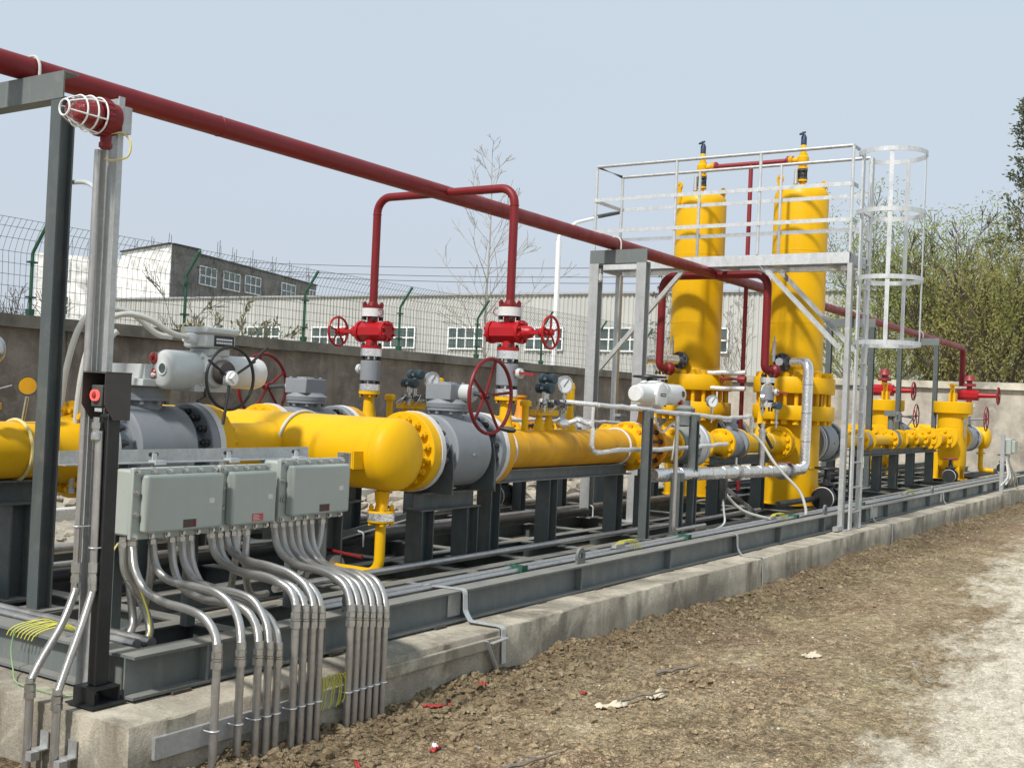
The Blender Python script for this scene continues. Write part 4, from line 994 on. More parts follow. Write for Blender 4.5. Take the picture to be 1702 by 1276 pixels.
def gate_valve(X, Y, d, label, z=1.985):
    t = thing('gate_valve', label, 'valve', (X, Y, z))
    part('lower_neck', B().lathe((X,Y,z-.02),(0,0,1),[(0,.03),(0,.085),(.03,.088),(.034,.05),(.08,.046)],24), M['bright_red'], t)
    q = B().prism([(.085*math.cos(a),.085*math.sin(a)) for a in [PI/8+PI/4*i for i in range(8)]],(X,Y-d*.14,z+.13),(X,Y+d*.10,z+.13)); part('body', q, M['bright_red'], t, 20, None, .006)
    q = B().lathe((X,Y-d*.14,z+.13),(0,-d,0),[(0,.07),(0,.088),(.028,.088),(.028,.05),(.04,.05)],24); q.hexes((X,Y-d*.14,z+.13),(0,-d,0),.07,8,.026,.05,.012,.5); part('end_cover', q, M['bright_red'], t)
    q = B().lathe((X,Y+d*.10,z+.13),(0,d,0),[(0,.09),(.025,.092),(.026,.06),(.06,.05),(.10,.045),(.12,.03)],24); q.hexes((X,Y+d*.10,z+.13),(0,d,0),.072,8,.024,.045,.012,.5)
    for s in (-1, 1): q.bar((X+s*.032,Y+d*.19,z+.13),(X+s*.032,Y+d*.29,z+.13),.012,.03)
    q.cyl((X,Y+d*.28,z+.13),(X,Y+d*.33,z+.13),.035,None,16); q.cyl((X,Y+d*.15,z+.13),(X,Y+d*.40,z+.13),.012,None,10); part('bonnet_yoke', q, M['bright_red'], t)
    rm = B(); sp = B(); handwheel(rm, sp, (X,Y+d*.375,z+.13),(0,d,0),.122,.010,5,.026,.0,.25); w = part('handwheel', rm, M['bright_red'], t); part('spokes', sp, M['bright_red'], w)
    q = B().lathe((X,Y,z+.20),(0,0,1),[(0,.044),(.05,.044),(.052,.088),(.078,.09)],24); part('upper_neck', q, M['bright_red'], t)
    tp = part('flange_tape', B().lathe((X,Y,z+.252),(0,0,1),[(0,.06),(0,.0925),(.068,.0925),(.068,.04)],28,False,False), M['tape'], t)
    part('flange_bolts', B().hexes((X,Y,z+.25),(0,0,1),.07,4,-.026,-.0,.021,.5), M['blackbolt'], t)
    part('flange_bolts', B().hexes((X,Y,z+.25),(0,0,1),.07,4,.085,.115,.02,.5).studs((X,Y,z+.25),(0,0,1),.07,4,.115,.128,.011,.5,8), M['red'], t)
    part('bolt_ring_wire', B().torus((X-.03,Y-d*.1,z+.285),(1,.3,0),.028,.004,16,5), M['red'], t)
    return t
GA = gate_valve(7.28, YA, -1, 'bright red gate valve with handwheel to the right under the right red riser')
GB = gate_valve(7.28, YB, 1, 'bright red gate valve with handwheel to the left under the left red riser')

# ------------------------------------------------------------------ red vent main with branches
vp = thing('vent_main', 'long dark red vent pipe running overhead across the whole skid', 'pipe', (2.2, YM, 3.235))
q = B().tube([(2.2,YM,3.235),(27.45,YM,3.235),(27.45,YM,2.35)],.064,.2,24,8)
for x in (4.9, 9.4, 14.5, 19.5): q.lathe((x,YM,3.235),(1,0,0),[(-.006,.064),(-.004,.0665),(.004,.0665),(.006,.064)],24,False,False)
part('main_pipe', q, M['red'], vp)
q = B().tube([(7.28,YA,2.305),(7.28,YA,3.235),(7.28,YB,3.235),(7.28,YB,2.305)],.034,.13,18,8)
for y in (YA, YB): q.lathe((7.28,y,2.30),(0,0,1),[(0,.085),(.026,.085),(.03,.055),(.06,.036)],24); q.lathe((7.28,y,3.09),(0,0,1),[(0,.034),(.003,.037),(.01,.037),(.013,.034)],18,False,False)
part('branch_pipe', q, M['red'], vp)
q = B()
for y in (YA, YB):
    q.tube([(12.83,YM,3.215),(12.83,y,3.215),(12.83,y,2.07),(12.98,y-.06,2.07)],.048,.16,20,8); q.lathe((12.95,y-.05,2.07),(.93,-.37,0),[(-.02,.05),(0,.078),(.06,.082),(.065,.078),(.065,.001)],24)
part('branch_pipe', q, M['red'], vp)

def pressure_gauge(X, Y, z, ang, label, stem=.16, r=.058):
    # ang = direction the dial faces (from +X)
    t = thing('pressure_gauge', label, 'gauge', (X, Y, z-stem-r)); d = V((math.cos(ang), math.sin(ang), 0)); s = V((-d.y, d.x, 0)); c = V((X,Y,z))
    part('case', B().lathe(c-d*.03,d,[(0,.001),(0,r*.9),(.004,r),(.034,r),(.036,r*1.06),(.046,r*1.06),(.046,r*.92),(.040,r*.92)],30,False,False), M['bare'], t)
    dl_ = part('dial', B().lathe(c+d*.0085,d,[(0,r*.94),(.001,.001)],30,False,False), M['dial'], t)
    part('needle', B().bar(c+d*.012-s*r*.2-V((0,0,r*.25)), c+d*.012+s*r*.45+V((0,0,r*.6)), .005, .002, d), M['black'], dl_, 0)
    q = B().cyl((X,Y,z-r),(X,Y,z-r-stem),.010,None,10); q.lathe((X,Y,z-r-.05),(0,0,1),[(0,.018),(.03,.018)],6); q.box(X-.02,X+.02,Y-.02,Y+.02,z-r-stem*.75,z-r-stem*.75+.03); part('stem', q, M['bare'], t)
    return t
def transmitter(X, Y, z, ang, label, stem=.12):
    t = thing('pressure_transmitter', label, 'transmitter', (X, Y, z-stem-.06)); d = V((math.cos(ang), math.sin(ang), 0)); c = V((X,Y,z))
    q = B().lathe(c-d*.075,d,[(0,.001),(0,.036),(.006,.042),(.045,.042),(.046,.036),(.10,.036),(.101,.042),(.145,.042),(.15,.036),(.15,.001)],26); part('housing', q, M['teal'], t)
    q = B().cyl((X,Y,z-.03),(X,Y,z-.08),.026,None,16).cyl((X,Y,z-.075),(X,Y,z-.05-stem),.013,None,10); q.lathe((X,Y,z-.06-stem),(0,0,1),[(0,.012),(.05,.012),(.05,.026),(.075,.026),(.08,.02)],12); part('sensor', q, M['bare'], t)
    part('tag_plate', B().obox(c+V((d.y,-d.x,0))*.0425,d,V((0,0,1)),V((d.y,-d.x,0)),.03,.02,.003), M['greyplate'], t, 0)
    return t
cam_dir = lambda X, Y: math.atan2(-Y, -X)
for Y, w1, w2 in ((YA,'front','beside the right red riser'),(YB,'rear','behind the domed header')):
    pressure_gauge(8.06, Y-.06, 1.74, cam_dir(8,Y)+.55, 'round pressure gauge with white dial on the %s line %s' % (w1, w2), .14, .07)
    transmitter(7.72, Y-.08, 1.70, cam_dir(8,Y)+.9, 'lower dark teal transmitter on the %s line %s' % (w1, w2), .13)
    transmitter(7.93, Y+.02, 1.78, cam_dir(8,Y)+.9, 'upper dark teal transmitter on the %s line %s' % (w1, w2), .2)
    mf = thing('tubing_manifold', 'small bright tubing and needle valves under the transmitters of the %s line' % w1, 'tubing', (7.85, Y, 1.53))
    R = random.Random(int(Y*10)); q = B()
    for k in range(7):
        x = 7.62+.09*k; a = V((x, Y-.05+R.uniform(-.05,.05), 1.50)); q.spline([a, a+V((R.uniform(-.05,.05),-.03,.06)), a+V((R.uniform(-.09,.09),R.uniform(-.06,.02),.10)), a+V((R.uniform(-.1,.1),0,.03))], .0055, 6, 6)
    part('tubes', q, M['bare'], mf)
    q = B()
    for k in range(6):
        x = 7.66+.09*k; q.box(x-.014,x+.014,Y-.09,Y-.05,1.545+.02*(k%2),1.59+.02*(k%2)); q.cyl((x,Y-.09,1.57),(x,Y-.13,1.57+.01*(k%3)),.006,None,6); q.bar((x-.02,Y-.13,1.57),(x+.02,Y-.13,1.575),.006,.006)
    part('needle_valves', q, M['bolt'], mf)
    solo('tube_fitting', B().lathe((8.05,Y-.04,1.555),(1,0,.1),[(-.14,.011),(-.05,.011),(-.05,.02),(.02,.02),(.02,.012),(.10,.012)],10), M['bare'], 'small bright horizontal tube fitting beside the gauge of the %s line' % w1, 'fitting')
# ================================================================== portals
def portal(X, label, mp, mb_, yc=YM, hw=.35, ztop=3.165, w=.085):
    t = thing('pipe_portal', label, 'pipe support', (X, yc, .42))
    for s in (-1, 1): part('post', B().hbeam((X,yc+s*hw,.425),(X,yc+s*hw,ztop-.14),w,w,.008,.007,(1,0,0)), mp, t, 0); 
    part('crossbeam', B().chan((X-.045,yc-hw-.055,ztop-.07),(X-.045,yc+hw+.055,ztop-.07),.09,.138,.009), mb_, t, 0)
    part('u_bolt', B().tube([(X+.04,YM-.075,ztop-.06),(X+.04,YM-.075,ztop+.07)] + [(X+.04,YM-.075*math.cos(a),ztop+.07+.075*math.sin(a)) for a in [PI*i/10 for i in range(1,10)]] + [(X+.04,YM+.075,ztop+.07),(X+.04,YM+.075,ztop-.06)],.008,0,8), M['hose'], t)
    q = B()
    for s in (-1,1): q.lathe((X+.04,YM+s*.075,ztop),(0,0,1),[(0,.017),(.012,.017)],6)
    part('nuts', q, M['bolt'], t)
    for s in (-1, 1): part('base_plate', B().box(X-.1,X+.1,yc+s*hw-.1,yc+s*hw+.1,.424,.436), mp, t, 0)
    return t
portal(3.55, 'dark grey steel portal holding the red vent pipe at the left edge', M['steel'], M['steel_light'])
portal(10.2, 'galvanised portal with a grey beam under the red vent pipe near the platform', M['galv'], M['steel_light'], 5.37, .27, 3.165, .105)
portal(18.6, 'dark grey portal behind the ladder carrying the far red vent pipe', M['steel'], M['steel_light'])
portal(23.2, 'dark grey portal near the far end of the red vent pipe', M['steel'], M['steel_light'])
P2 = B().lathe((10.2,5.62,2.98),(0,0,-1),[(0,.035),(.05,.035),(.06,.05),(.12,.05),(.14,.03)],18); solo('flood_lamp', P2, M['white_act'], 'small white lamp hanging under the galvanised portal beam', 'lamp')
solo('cable', B().spline([(3.62,5.12,2.62),(3.60,4.95,2.60),(3.50,4.72,2.50),(3.38,4.52,2.30),(3.30,4.45,2.0),(3.28,4.42,1.4)],.012,8,8), M['actuator'], 'grey cable drooping between the dark portal and the galvanised post', 'cable')

# ================================================================== pipe supports
def stand(name, X, Y, z1, label, w=.12, plate=.2, z0=.425, m='steel', beam=None, group=None):
    t = thing(name, label, 'pipe support', (X, Y, z0), group)
    part('post', B().hbeam((X,Y,z0+.012),(X,Y,z1),w,w,.010,.008,(1,0,0)), M[m], t, 0)
    part('base_plate', B().box(X-plate/2,X+plate/2,Y-plate/2,Y+plate/2,z0-.002,z0+.012), M[m], t, 0)
    if beam:
        x0, x1, y0, y1, h = beam
        if x1-x0 > y1-y0: part('saddle_beam', B().hbeam((x0,(y0+y1)/2,z1+h/2+.001),(x1,(y0+y1)/2,z1+h/2+.001),y1-y0,h,.010,.008), M[m], t, 0)
        else: part('saddle_beam', B().hbeam(((x0+x1)/2,y0,z1+h/2+.001),((x0+x1)/2,y1,z1+h/2+.001),x1-x0,h,.010,.008), M[m], t, 0)
    return t
stand('pipe_support', 3.62, YM, .93, 'dark post with a beam under the inlet pipe at the left edge', .12, .2, .425, 'steel', (3.0,3.74,YM-.07,YM+.07,.13))
stand('pipe_support', 4.43, YM, .80, 'dark post under the left valve behind the junction boxes', .16, .24, .425, 'steel', (4.1,4.75,YM-.08,YM+.08,.13))
stand('pipe_support', 5.62, 5.06, .86, 'dark post under the domed header beside its drain elbow', .16, .24, .425, 'steel', (5.40,5.90,4.98,5.14,.118))
stand('pipe_support', 5.62, 6.35, .86, 'dark post under the rear of the yellow header', .16, .24, .425, 'steel', (5.40,5.90,6.27,6.43,.118))
def cradle(X, Y, label):
    t = thing('valve_cradle', label, 'pipe support', (X, Y, .425))
    for s, yo in ((-1,0),(1,0)):
        part('post', B().hbeam((X+s*.27,Y,.437),(X+s*.27,Y,.80),.14,.14,.010,.008,(1,0,0)), M['steel'], t, 0)
        part('base_plate', B().box(X+s*.27-.1,X+s*.27+.1,Y-.1,Y+.1,.423,.437), M['steel'], t, 0)
        q = B(); n = 10; k = len(q.v); pr = [(-.26,.0),(.26,.0),(.26,.18)] + [(.245*math.cos(a),.425-.262*math.sin(a)) for a in [PI*(.1+.8*i/n) for i in range(n+1)]] + [(-.26,.18)]
        q.prism(pr,(X+s*.26-.006,Y,.80+.13-.0),(X+s*.26+.006,Y,.80+.13)); part('saddle_plate', q, M['steel'], t, 0)
    part('crossbeam', B().hbeam((X-.36,Y,.866),(X+.36,Y,.866),.15,.128,.010,.008), M['steel'], t, 0)
    return t
cradle(6.53, YA, 'steel cradle with two posts under the front grey ball valve')
cradle(6.53, YB, 'steel cradle with two posts under the rear grey ball valve')
for Y, w in ((YA,'front'),(YB,'rear')):
    t = thing('pipe_rack', 'low steel rack with three posts under the %s yellow gas line' % w, 'pipe support', (8.0, Y, .425))
    part('rack_beam', B().hbeam((7.0,Y,1.01),(9.35,Y,1.01),.12,.10,.010,.008), M['steel_light'], t, 0)
    for x in (7.10, 7.95, 9.12):
        part('post', B().hbeam((x,Y,.437),(x,Y,.958),.13,.13,.010,.008,(1,0,0)), M['steel'], t, 0); part('base_plate', B().box(x-.1,x+.1,Y-.1,Y+.1,.423,.437), M['steel'], t, 0)
    t = thing('pipe_rack', 'steel rack under the %s regulator train before the tower' % w, 'pipe support', (12.0, Y, .425))
    part('rack_beam', B().hbeam((11.3,Y,1.03),(13.1,Y,1.03),.12,.10,.010,.008), M['steel'], t, 0)
    for x in (11.45, 12.75):
        part('post', B().hbeam((x,Y,.437),(x,Y,.978),.13,.13,.010,.008,(1,0,0)), M['steel'], t, 0); part('base_plate', B().box(x-.1,x+.1,Y-.1,Y+.1,.423,.437), M['steel'], t, 0)
    for x, nm in ((9.72,'orange valve'),(10.55,'regulator')):
        stand('pipe_support', x, Y+.02, .93 if x < 10 else .93, 'slim dark post under the %s of the %s line' % (nm, w), .10, .18)
# tracing stands: tall slim angle posts in front of the line
for i, (x, z) in enumerate(((8.93, 1.55), (9.93, 1.53))):
    t = stand('tracing_stand', x, 4.36, z, ('tall slim angle post holding the wrapped tracing tubes beside the gas pipe','tall slim angle post holding the wrapped tracing tubes before the regulator')[i], .075, .12, .425)
stand('conduit_post', 9.42, 4.28, 1.0, 'short grey post beside the tracing stands', .09, .14)
run_pipe('conduit_pipe', [(9.06,4.14,1.52),(9.06,4.14,.52),(9.75,4.14,.52)], .018, M['conduit'], 'thin galvanised conduit dropping in front of the gas line and turning right', 'conduit', None, .05)
# bracing angles low behind
for i, (a, c, l) in enumerate((((6.0,5.5,.5),(8.4,6.0,.62),'left'),((11.6,4.35,.47),(12.9,5.2,.60),'right'))):
    solo('tie_bar', B().angle(a, c, .05, .05, .006), M['steel_light'], 'grey steel angle lying low across the skid on the %s' % l, 'steel bar', None, 0)

# wrapped tracing tubes
def wtube(pts, r, label, bend=.06, cat='tube'):
    P = fillet(pts, bend, 5); q = []
    for a, c in zip(P, P[1:]):
        n = max(1, int((c-a).length/.12))
        for i in range(n): q.append(a.lerp(c, i/n) + V((rnd.gauss(0,.0015), rnd.gauss(0,.003), rnd.gauss(0,.004))))
    q.append(P[-1]); return solo('tracing_tube', B().sweep(q, [r*rnd.uniform(.9,1.15) for _ in q], 9), M['wrap'], label, cat)
wtube([(7.95,4.62,1.60),(8.1,4.42,1.585),(8.8,4.40,1.565),(9.9,4.40,1.53),(10.9,4.42,1.50),(11.62,4.44,1.535),(11.62,4.44,1.33)], .019, 'front foil wrapped tracing tube running across the tracing stands')
wtube([(8.1,4.95,1.60),(9.3,4.95,1.58),(11.3,4.95,1.50)], .017, 'rear upper foil wrapped tracing tube above the gas pipe')
wtube([(8.2,5.35,1.42),(9.5,5.35,1.42),(11.2,5.35,1.40)], .017, 'foil wrapped tracing tube between the two gas lines')
wtube([(7.95,4.70,1.40),(8.02,4.55,1.46),(8.12,4.46,1.42),(8.12,4.46,1.195),(9.0,4.45,1.205),(10.0,4.46,1.21),(11.05,4.48,1.235)], .020, 'lower foil wrapped tracing tube crossing in front of the yellow pipe')
solo('foil_bundle', B().ball((7.98,4.66,1.42),.06,14,(1.3,1,.7)), M['foil'], 'crumpled foil bundle where the lower tracing tube leaves the pipe', 'insulation')
wtube([(9.1,5.0,1.6),(9.1,5.0,1.35)], .016, 'short vertical foil wrapped tube behind the tracing stand')

# insulated silver return pipes
def clad(name, pts, r, label, bend):
    P = fillet(pts, bend, 8); t = thing(name, label, 'pipe', (pts[0][0], pts[0][1], pts[0][2]))
    part('cladding', B().sweep(P, r, 20), M['foil'], t)
    q = B()
    for a, c in zip(P, P[1:]):
        L = (c-a).length
        for i in range(int(L/.34)): p = a.lerp(c, (i+.5)*.34/L); d = (c-a)/L; q.lathe(p-d*.008,d,[(0,r*.98),(.002,r*1.05),(.014,r*1.05),(.016,r*.98)],20,False,False)
    part('bands', q, M['bare'], t); return t
sp_ = clad('insulated_pipe', [(13.40,4.62,2.2),(13.25,4.38,2.2),(13.25,4.38,.92),(12.55,4.38,.92),(9.1,4.38,.98)], .062, 'foil clad pipe looping down in front of the right tower and running left', .10)
for x in (12.45,12.62): part('flange', B().lathe((x,4.38,.92),(1,0,0),[(0,.05),(0,.098),(.04,.098),(.04,.05)],24,False,False), M['bare'], sp_)
part('clamp', B().lathe((11.05,4.38,.945),(1,0,0),[(0,.05),(0,.085),(.05,.085),(.05,.05)],24,False,False).cyl((11.075,4.38,.9),(11.075,4.38,1.10),.012,None,8), M['bare'], sp_)
part('valve_plate', B().box(12.50,12.62,4.30,4.46,1.005,1.013), M['dark_red'], sp_, 0)
clad('insulated_pipe', [(13.35,6.14,2.2),(12.95,6.45,2.2),(12.95,6.45,1.2),(12.95,6.45,.9)], .062, 'foil clad pipe bending down beside the left tower nozzle', .12)

# ================================================================== filter towers
TX = 13.9
def tower(Y, label):
    t = thing('filter_tower', label, 'tower', (TX, Y, .43)); z = .43
    q = B().lathe((TX,Y,0),(0,0,1),[(.44,.36),(.455,.36),(.456,.337),(.62,.337),(.90,.337),(.902,.345),(.915,.345),(.917,.337),(1.42,.337),(1.49,.36)],56); part('lower_shell', q, M['yellow'], t, 40)
    q = B().lathe((TX,Y,0),(0,0,1),[(1.495,.34),(1.495,.495),(1.505,.502),(1.665,.502),(1.675,.495),(1.675,.34)],64,False,False); part('lower_flange', q, M['yellow'], t)
    q = B().lathe((TX,Y,0),(0,0,1),[(1.825,.34),(1.825,.495),(1.835,.502),(2.015,.502),(2.025,.495),(2.03,.40),(2.08,.36),(2.12,.337),(2.12,.3)],64,False,False); part('upper_flange', q, M['yellow'], t)
    q = B().studs((TX,Y,0),(0,0,1),.435,20,1.44,2.09,.026,.3,10).hexes((TX,Y,0),(0,0,1),.435,20,2.02,2.075,.044,.3).hexes((TX,Y,0),(0,0,1),.435,20,1.44,1.498,.044,.3); part('flange_bolts', q, M['yellow'], t)
    q = B().cyl((TX,Y,1.6),(TX,Y,1.9),.30,None,40); part('gasket_core', q, M['yellow_old'], t)
    q = B().lathe((TX,Y,0),(0,0,1),[(2.08,.337),(2.7,.337),(2.702,.339),(2.712,.339),(2.714,.337),(3.6,.337),(3.602,.339),(3.612,.339),(3.614,.337),(4.30,.337),(4.36,.325),(4.41,.28),(4.44,.18),(4.45,.001)],56); part('upper_shell', q, M['yellow'], t, 40)
    # nozzles
    q = B().cyl((TX-.30,Y,1.215),(TX-.44,Y,1.215),.125,None,28); f = B(); flange_x(f,(TX-.515,Y,1.215),.205,.055,.125,.03,-1); part('inlet_nozzle', q, M['yellow'], t); part('nozzle_flange', f, M['yellow'], t)
    q = B().cyl((TX-.30,Y,2.2),(TX-.43,Y,2.2),.05,None,20); q.lathe((TX-.43,Y,2.2),(-1,0,0),[(0,.11),(.028,.11),(.03,.112),(.058,.112),(.06,.05)],28); nz = part('upper_nozzle', q, M['yellow'] if False else M['bolt'], t)
    part('nozzle_bolts', B().hexes((TX-.43,Y,2.2),(-1,0,0),.085,8,.056,.078,.018,.5), M['blackbolt'], nz)
    q = B().cyl((TX-.49,Y,2.2),(TX-.58,Y,2.2),.048,None,18); part('silver_spool', q, M['foil'], nz)
    q = B().cyl((TX-.52,Y+.09,2.2),(TX-.52,Y+.09,2.45),.022,None,14); q.cyl((TX-.52,Y+.09,2.45),(TX-.52,Y+.09,2.52),.010,None,10); q.lathe((TX-.52,Y+.09,2.28),(0,0,1),[(0,.03),(.03,.03)],6); part('sensor_probe', q, M['conduit'], nz)
    for a in (math.radians(148), math.radians(-32)):
        d = V((math.cos(a), math.sin(a), 0)); s = V((-d.y, d.x, 0)); c = V((TX,Y,0))+d*.345
        q = B().obox(c+V((0,0,4.38)), d, s, (0,0,1), .022, .075, .24); q.lathe(c+V((0,0,4.5))-d*.011,d,[(0,.025),(0,.06),(.022,.06),(.022,.025),(0,.025)],18,False,False); part('lifting_lug', q, M['yellow'], t, 35)
    q = B().cyl((TX+.3,Y,1.215),(TX+.46,Y,1.215),.15,None,30); part('outlet_nozzle', q, M['yellow'], t)
    f = B(); flange_x(f,(TX+.53,Y,1.215),.27,.07,.15,.03,1); part('outlet_flange', f, M['valve'], t)
    q = B().cyl((TX-.1,Y-.33,.62),(TX-.1,Y-.40,.62),.05,None,18); q.cyl((TX-.1,Y-.39,.62),(TX-.1,Y-.415,.62),.085,None,20); part('drain_boss', q, M['yellow'], t)
    q = B().box(TX+.18,TX+.28,Y-.36,Y-.352,2.75,2.9); 
    return t
TA = tower(YA, 'right tall yellow filter tower with double bolted flange')
TB = dup(TA, (0, YB-YA, 0), 'left tall yellow filter tower with double bolted flange')
def relief(Y, label):
    t = thing('relief_valve', label, 'valve', (TX, Y, 4.45)); X = TX
    q = B().lathe((X,Y,4.44),(0,0,1),[(0,.034),(.07,.034)],16); q.lathe((X,Y,4.51),(0,0,1),[(0,.03),(0,.062),(.025,.062),(.025,.03)],20); part('base_stub', q, M['yellow'], t)
    q = B().lathe((X,Y,4.54),(0,0,1),[(0,.062),(.022,.062),(.024,.035),(.045,.045),(.075,.045),(.10,.035),(.102,.062),(.125,.062)],20); part('isolating_valve', q, M['bolt'], t)
    q = B().studs((X,Y,4.5),(0,0,1),.05,6,0,.20,.009,.5,6); part('bolts', q, M['blackbolt'], t)
    q = B().lathe((X,Y,4.67),(0,0,1),[(0,.062),(.025,.062),(.03,.04),(.06,.06),(.10,.072),(.15,.072),(.17,.055),(.19,.055),(.195,.038),(.30,.036),(.31,.03)],24); q.cyl((X,Y,4.79),(X,Y+(.14 if Y<5.5 else -.14),4.79),.034,None,16); part('valve_body', q, M['yellow'], t)
    q = B().lathe((X,Y,4.975),(0,0,1),[(0,.036),(.10,.036),(.12,.026),(.135,.02)],18); q.obox((X-.03,Y+.01,5.12),(.85,-.2,.45),(0,1,0),(-.45,0,.85),.10,.035,.022); part('cap', q, M['blue'], t)
    s = 1 if Y < 5.5 else -1
    q = B().lathe((X,Y+s*.13,4.79),(0,s,0),[(0,.06),(.022,.06),(.026,.058),(.05,.058),(.05,.03)],20); part('outlet_flange', q, M['yellow_old'], t)
    part('side_valve', B().cyl((X-.07,Y+.06,4.47),(X-.07,Y+.06,4.66),.03,.02,12), M['galv'], t)
    return t
relief(YA, 'yellow relief valve with blue cap on top of the right tower'); relief(YB, 'yellow relief valve with blue cap on top of the left tower')
rv = thing('relief_vent_pipe', 'thin dark red pipe tying the two relief valves and dropping between the towers', 'pipe', (TX, YM, .5))
q = B().tube([(TX,YA+.18,4.79),(TX,YB-.18,4.79)],.03,0,14); part('crossover', q, M['dark_red'], rv)
q = B()
for y, s in ((YA+.18,1),(YB-.18,-1)): q.lathe((TX,y,4.79),(0,s,0),[(0,.062),(.022,.062),(.05,.034)],18)
part('flange', q, M['dark_red'], rv)
part('drop_pipe', B().tube([(TX,YM,4.79),(TX,YM,.55)],.028,0,14), M['dark_red'], rv)
solo('small_red_valve', B().torus((13.6,5.62,1.98),(0,1,0),.055,.008,24,6).cyl((13.6,5.62,1.98),(13.6,5.35,1.98),.018,None,10).lathe((13.6,5.40,1.98),(0,-1,0),[(0,.045),(.10,.045)],8).bar((13.55,5.62,1.98),(13.65,5.62,1.98),.01,.01), M['dark_red'], 'small dark red hand valve between the two towers', 'valve')
wtube([(13.6,5.3,2.06),(13.6,5.9,2.06)], .03, 'foil wrapped tube linking the towers above the red hand valve'); wtube([(13.6,5.3,1.86),(13.6,5.9,1.86)], .03, 'foil wrapped tube linking the towers below the red hand valve')
# dark outlet valves behind towers
for Y, lb in ((YA,'dark grey outlet ball valve behind the right tower'),(YB,'dark grey outlet ball valve behind the left tower')):
    v = ball_valve(14.85, Y, lb); 
    part('gear_box', B().box(14.75,14.98,Y-.1,Y+.1,ZP+.306,ZP+.42), M['valve'], v, 0, None, .01)

# ================================================================== platform, railing, ladder
px0, px1, py0, py1 = 12.55, 13.27, 3.735, 7.0
pl = thing('access_platform', 'galvanised access platform with handrails in front of the towers', 'platform', (12.58, 3.8, .3))
q = B().chan((px0,py0,3.345),(px0,py1,3.345),.06,.125,.006); part('front_fascia', q, M['galv_white'], pl, 0)
q = B().chan((px1,py1,3.345),(px1,py0,3.345),.06,.125,.006); part('rear_fascia', q, M['galv'], pl, 0)
for y, s in ((py0,1),(py1,-1)): part('end_beam', B().box(px0+.062,px1-.062,y if s>0 else y-.06,y+.06 if s>0 else y,3.285,3.403), M['galv'], pl, 0)
q = B(); y = py0+.07
while y < py1-.07: q.box(px0+.062,px1-.062,y,y+.006,3.365,3.402); y += .034
part('grating', q, M['galv'], pl, 0)
for i in range(5): y = py0+.3+i*.62; part('joist', B().box(px0+.062,px1-.062,y,y+.05,3.30,3.362), M['galv'], pl, 0)
for x, y in ((12.585,3.722),(13.235,3.722),(12.585,6.965),(13.235,6.965)):
    part('leg', B().angle((x-.03,y-.03,.303),(x-.03,y-.03,3.283),.07,.07,.007,(1,0,0)) if False else B().box(x-(.048 if x<13 and y<4 else .036),x+.036,y-(.026 if y<4 else .036),y+(.026 if y<4 else .036),.303,3.283), M['galv'], pl, 0)
    part('base_plate', B().box(x-.08,x+.08,y-.08,y+(.024 if y<4 else .08),.304,.314), M['galv'], pl, 0)
for a, c in (((12.60,4.78,3.28),(12.60,3.84,2.32)),((12.60,5.72,3.28),(12.60,6.92,1.95)),((13.22,4.78,3.28),(13.22,3.84,2.32))):
    part('brace', B().angle(a, c, .05, .05, .006), M['galv'], pl, 0)
part('foot_bracket', B().box(12.33,12.52,3.68,3.735,.313,.36), M['galv'], pl, 0)
zr = 4.60
for y in (py0, py0+1.08, py0+2.15, py1-.01):
    for x in (px0+.01, px1-.01): part('rail_post', B().cyl((x,y,3.41),(x,y,zr),.019,None,10), M['galv_white'], pl)
for z, r in ((zr,.0205),):
    q = B().tube([(px1-.01,py0+.0,z),(px1-.01,py1-.01,z),(px0+.01,py1-.01,z),(px0+.01,py0,z),(px0+.22,py0,z)],r,.0,10); part('top_rail', q, M['galv'], pl)
for z in (4.17, 3.77):
    for (a, c) in (((px0-.012,py0,z),(px0-.012,py1,z)),((px1+.012,py0,z),(px1+.012,py1,z)),((px0,py1+.012,z),(px1,py1+.012,z)),((px0,py0-.012,z),(px0+.2,py0-.012,z))):
        part('mid_rail', B().bar(a, c, .006, .045), M['galv_white'], pl, 0)

ld = thing('caged_ladder', 'galvanised caged ladder climbing to the platform beside the skid edge', 'ladder', (12.86, 3.62, .3))
lx0, lx1, ly = 12.68, 13.04, 3.65
for x in (lx0, lx1): part('stile', B().box(x-.042,x+.042,ly-.010,ly+.010,.305,4.55), M['galv_white'], ld, 0)
q = B()
for i in range(13): z = .50+.28*i; part('rung', B().cyl((lx0+.03,ly,z),(lx1-.03,ly,z),.011,None,8), M['galv'], ld)
cx, cy, cr = 12.86, 3.385, .375
for z, w in ((4.52,1.0),(3.86,1),(3.12,1),(2.40,1)):
    q = B(); n = 36; a0 = math.radians(122); a1 = math.radians(418); k0 = None
    P = [(cx+cr*math.cos(a0+(a1-a0)*i/n), cy+cr*math.sin(a0+(a1-a0)*i/n)) for i in range(n+1)]
    for (xa, ya), (xb, yb) in zip(P, P[1:]):
        q.bar((xa,ya,z),(xb,yb,z),.006,.05)
    q.bar((lx0,ly,z),(P[0][0],P[0][1],z),.006,.05); q.bar((lx1,ly,z),(P[-1][0],P[-1][1],z),.006,.05)
    part('cage_hoop', q, M['galv_white'], ld, 0)
for a in (194, 270, 346):
    a = math.radians(a); p = V((cx+(cr-.007)*math.cos(a), cy+(cr-.007)*math.sin(a), 0)); d = V((math.cos(a), math.sin(a), 0)); s = V((-d.y,d.x,0))
    part('cage_strap', B().obox(p+V((0,0,3.46)), s, d, (0,0,1), .045, .006, 2.12), M['galv_white'], ld, 0)

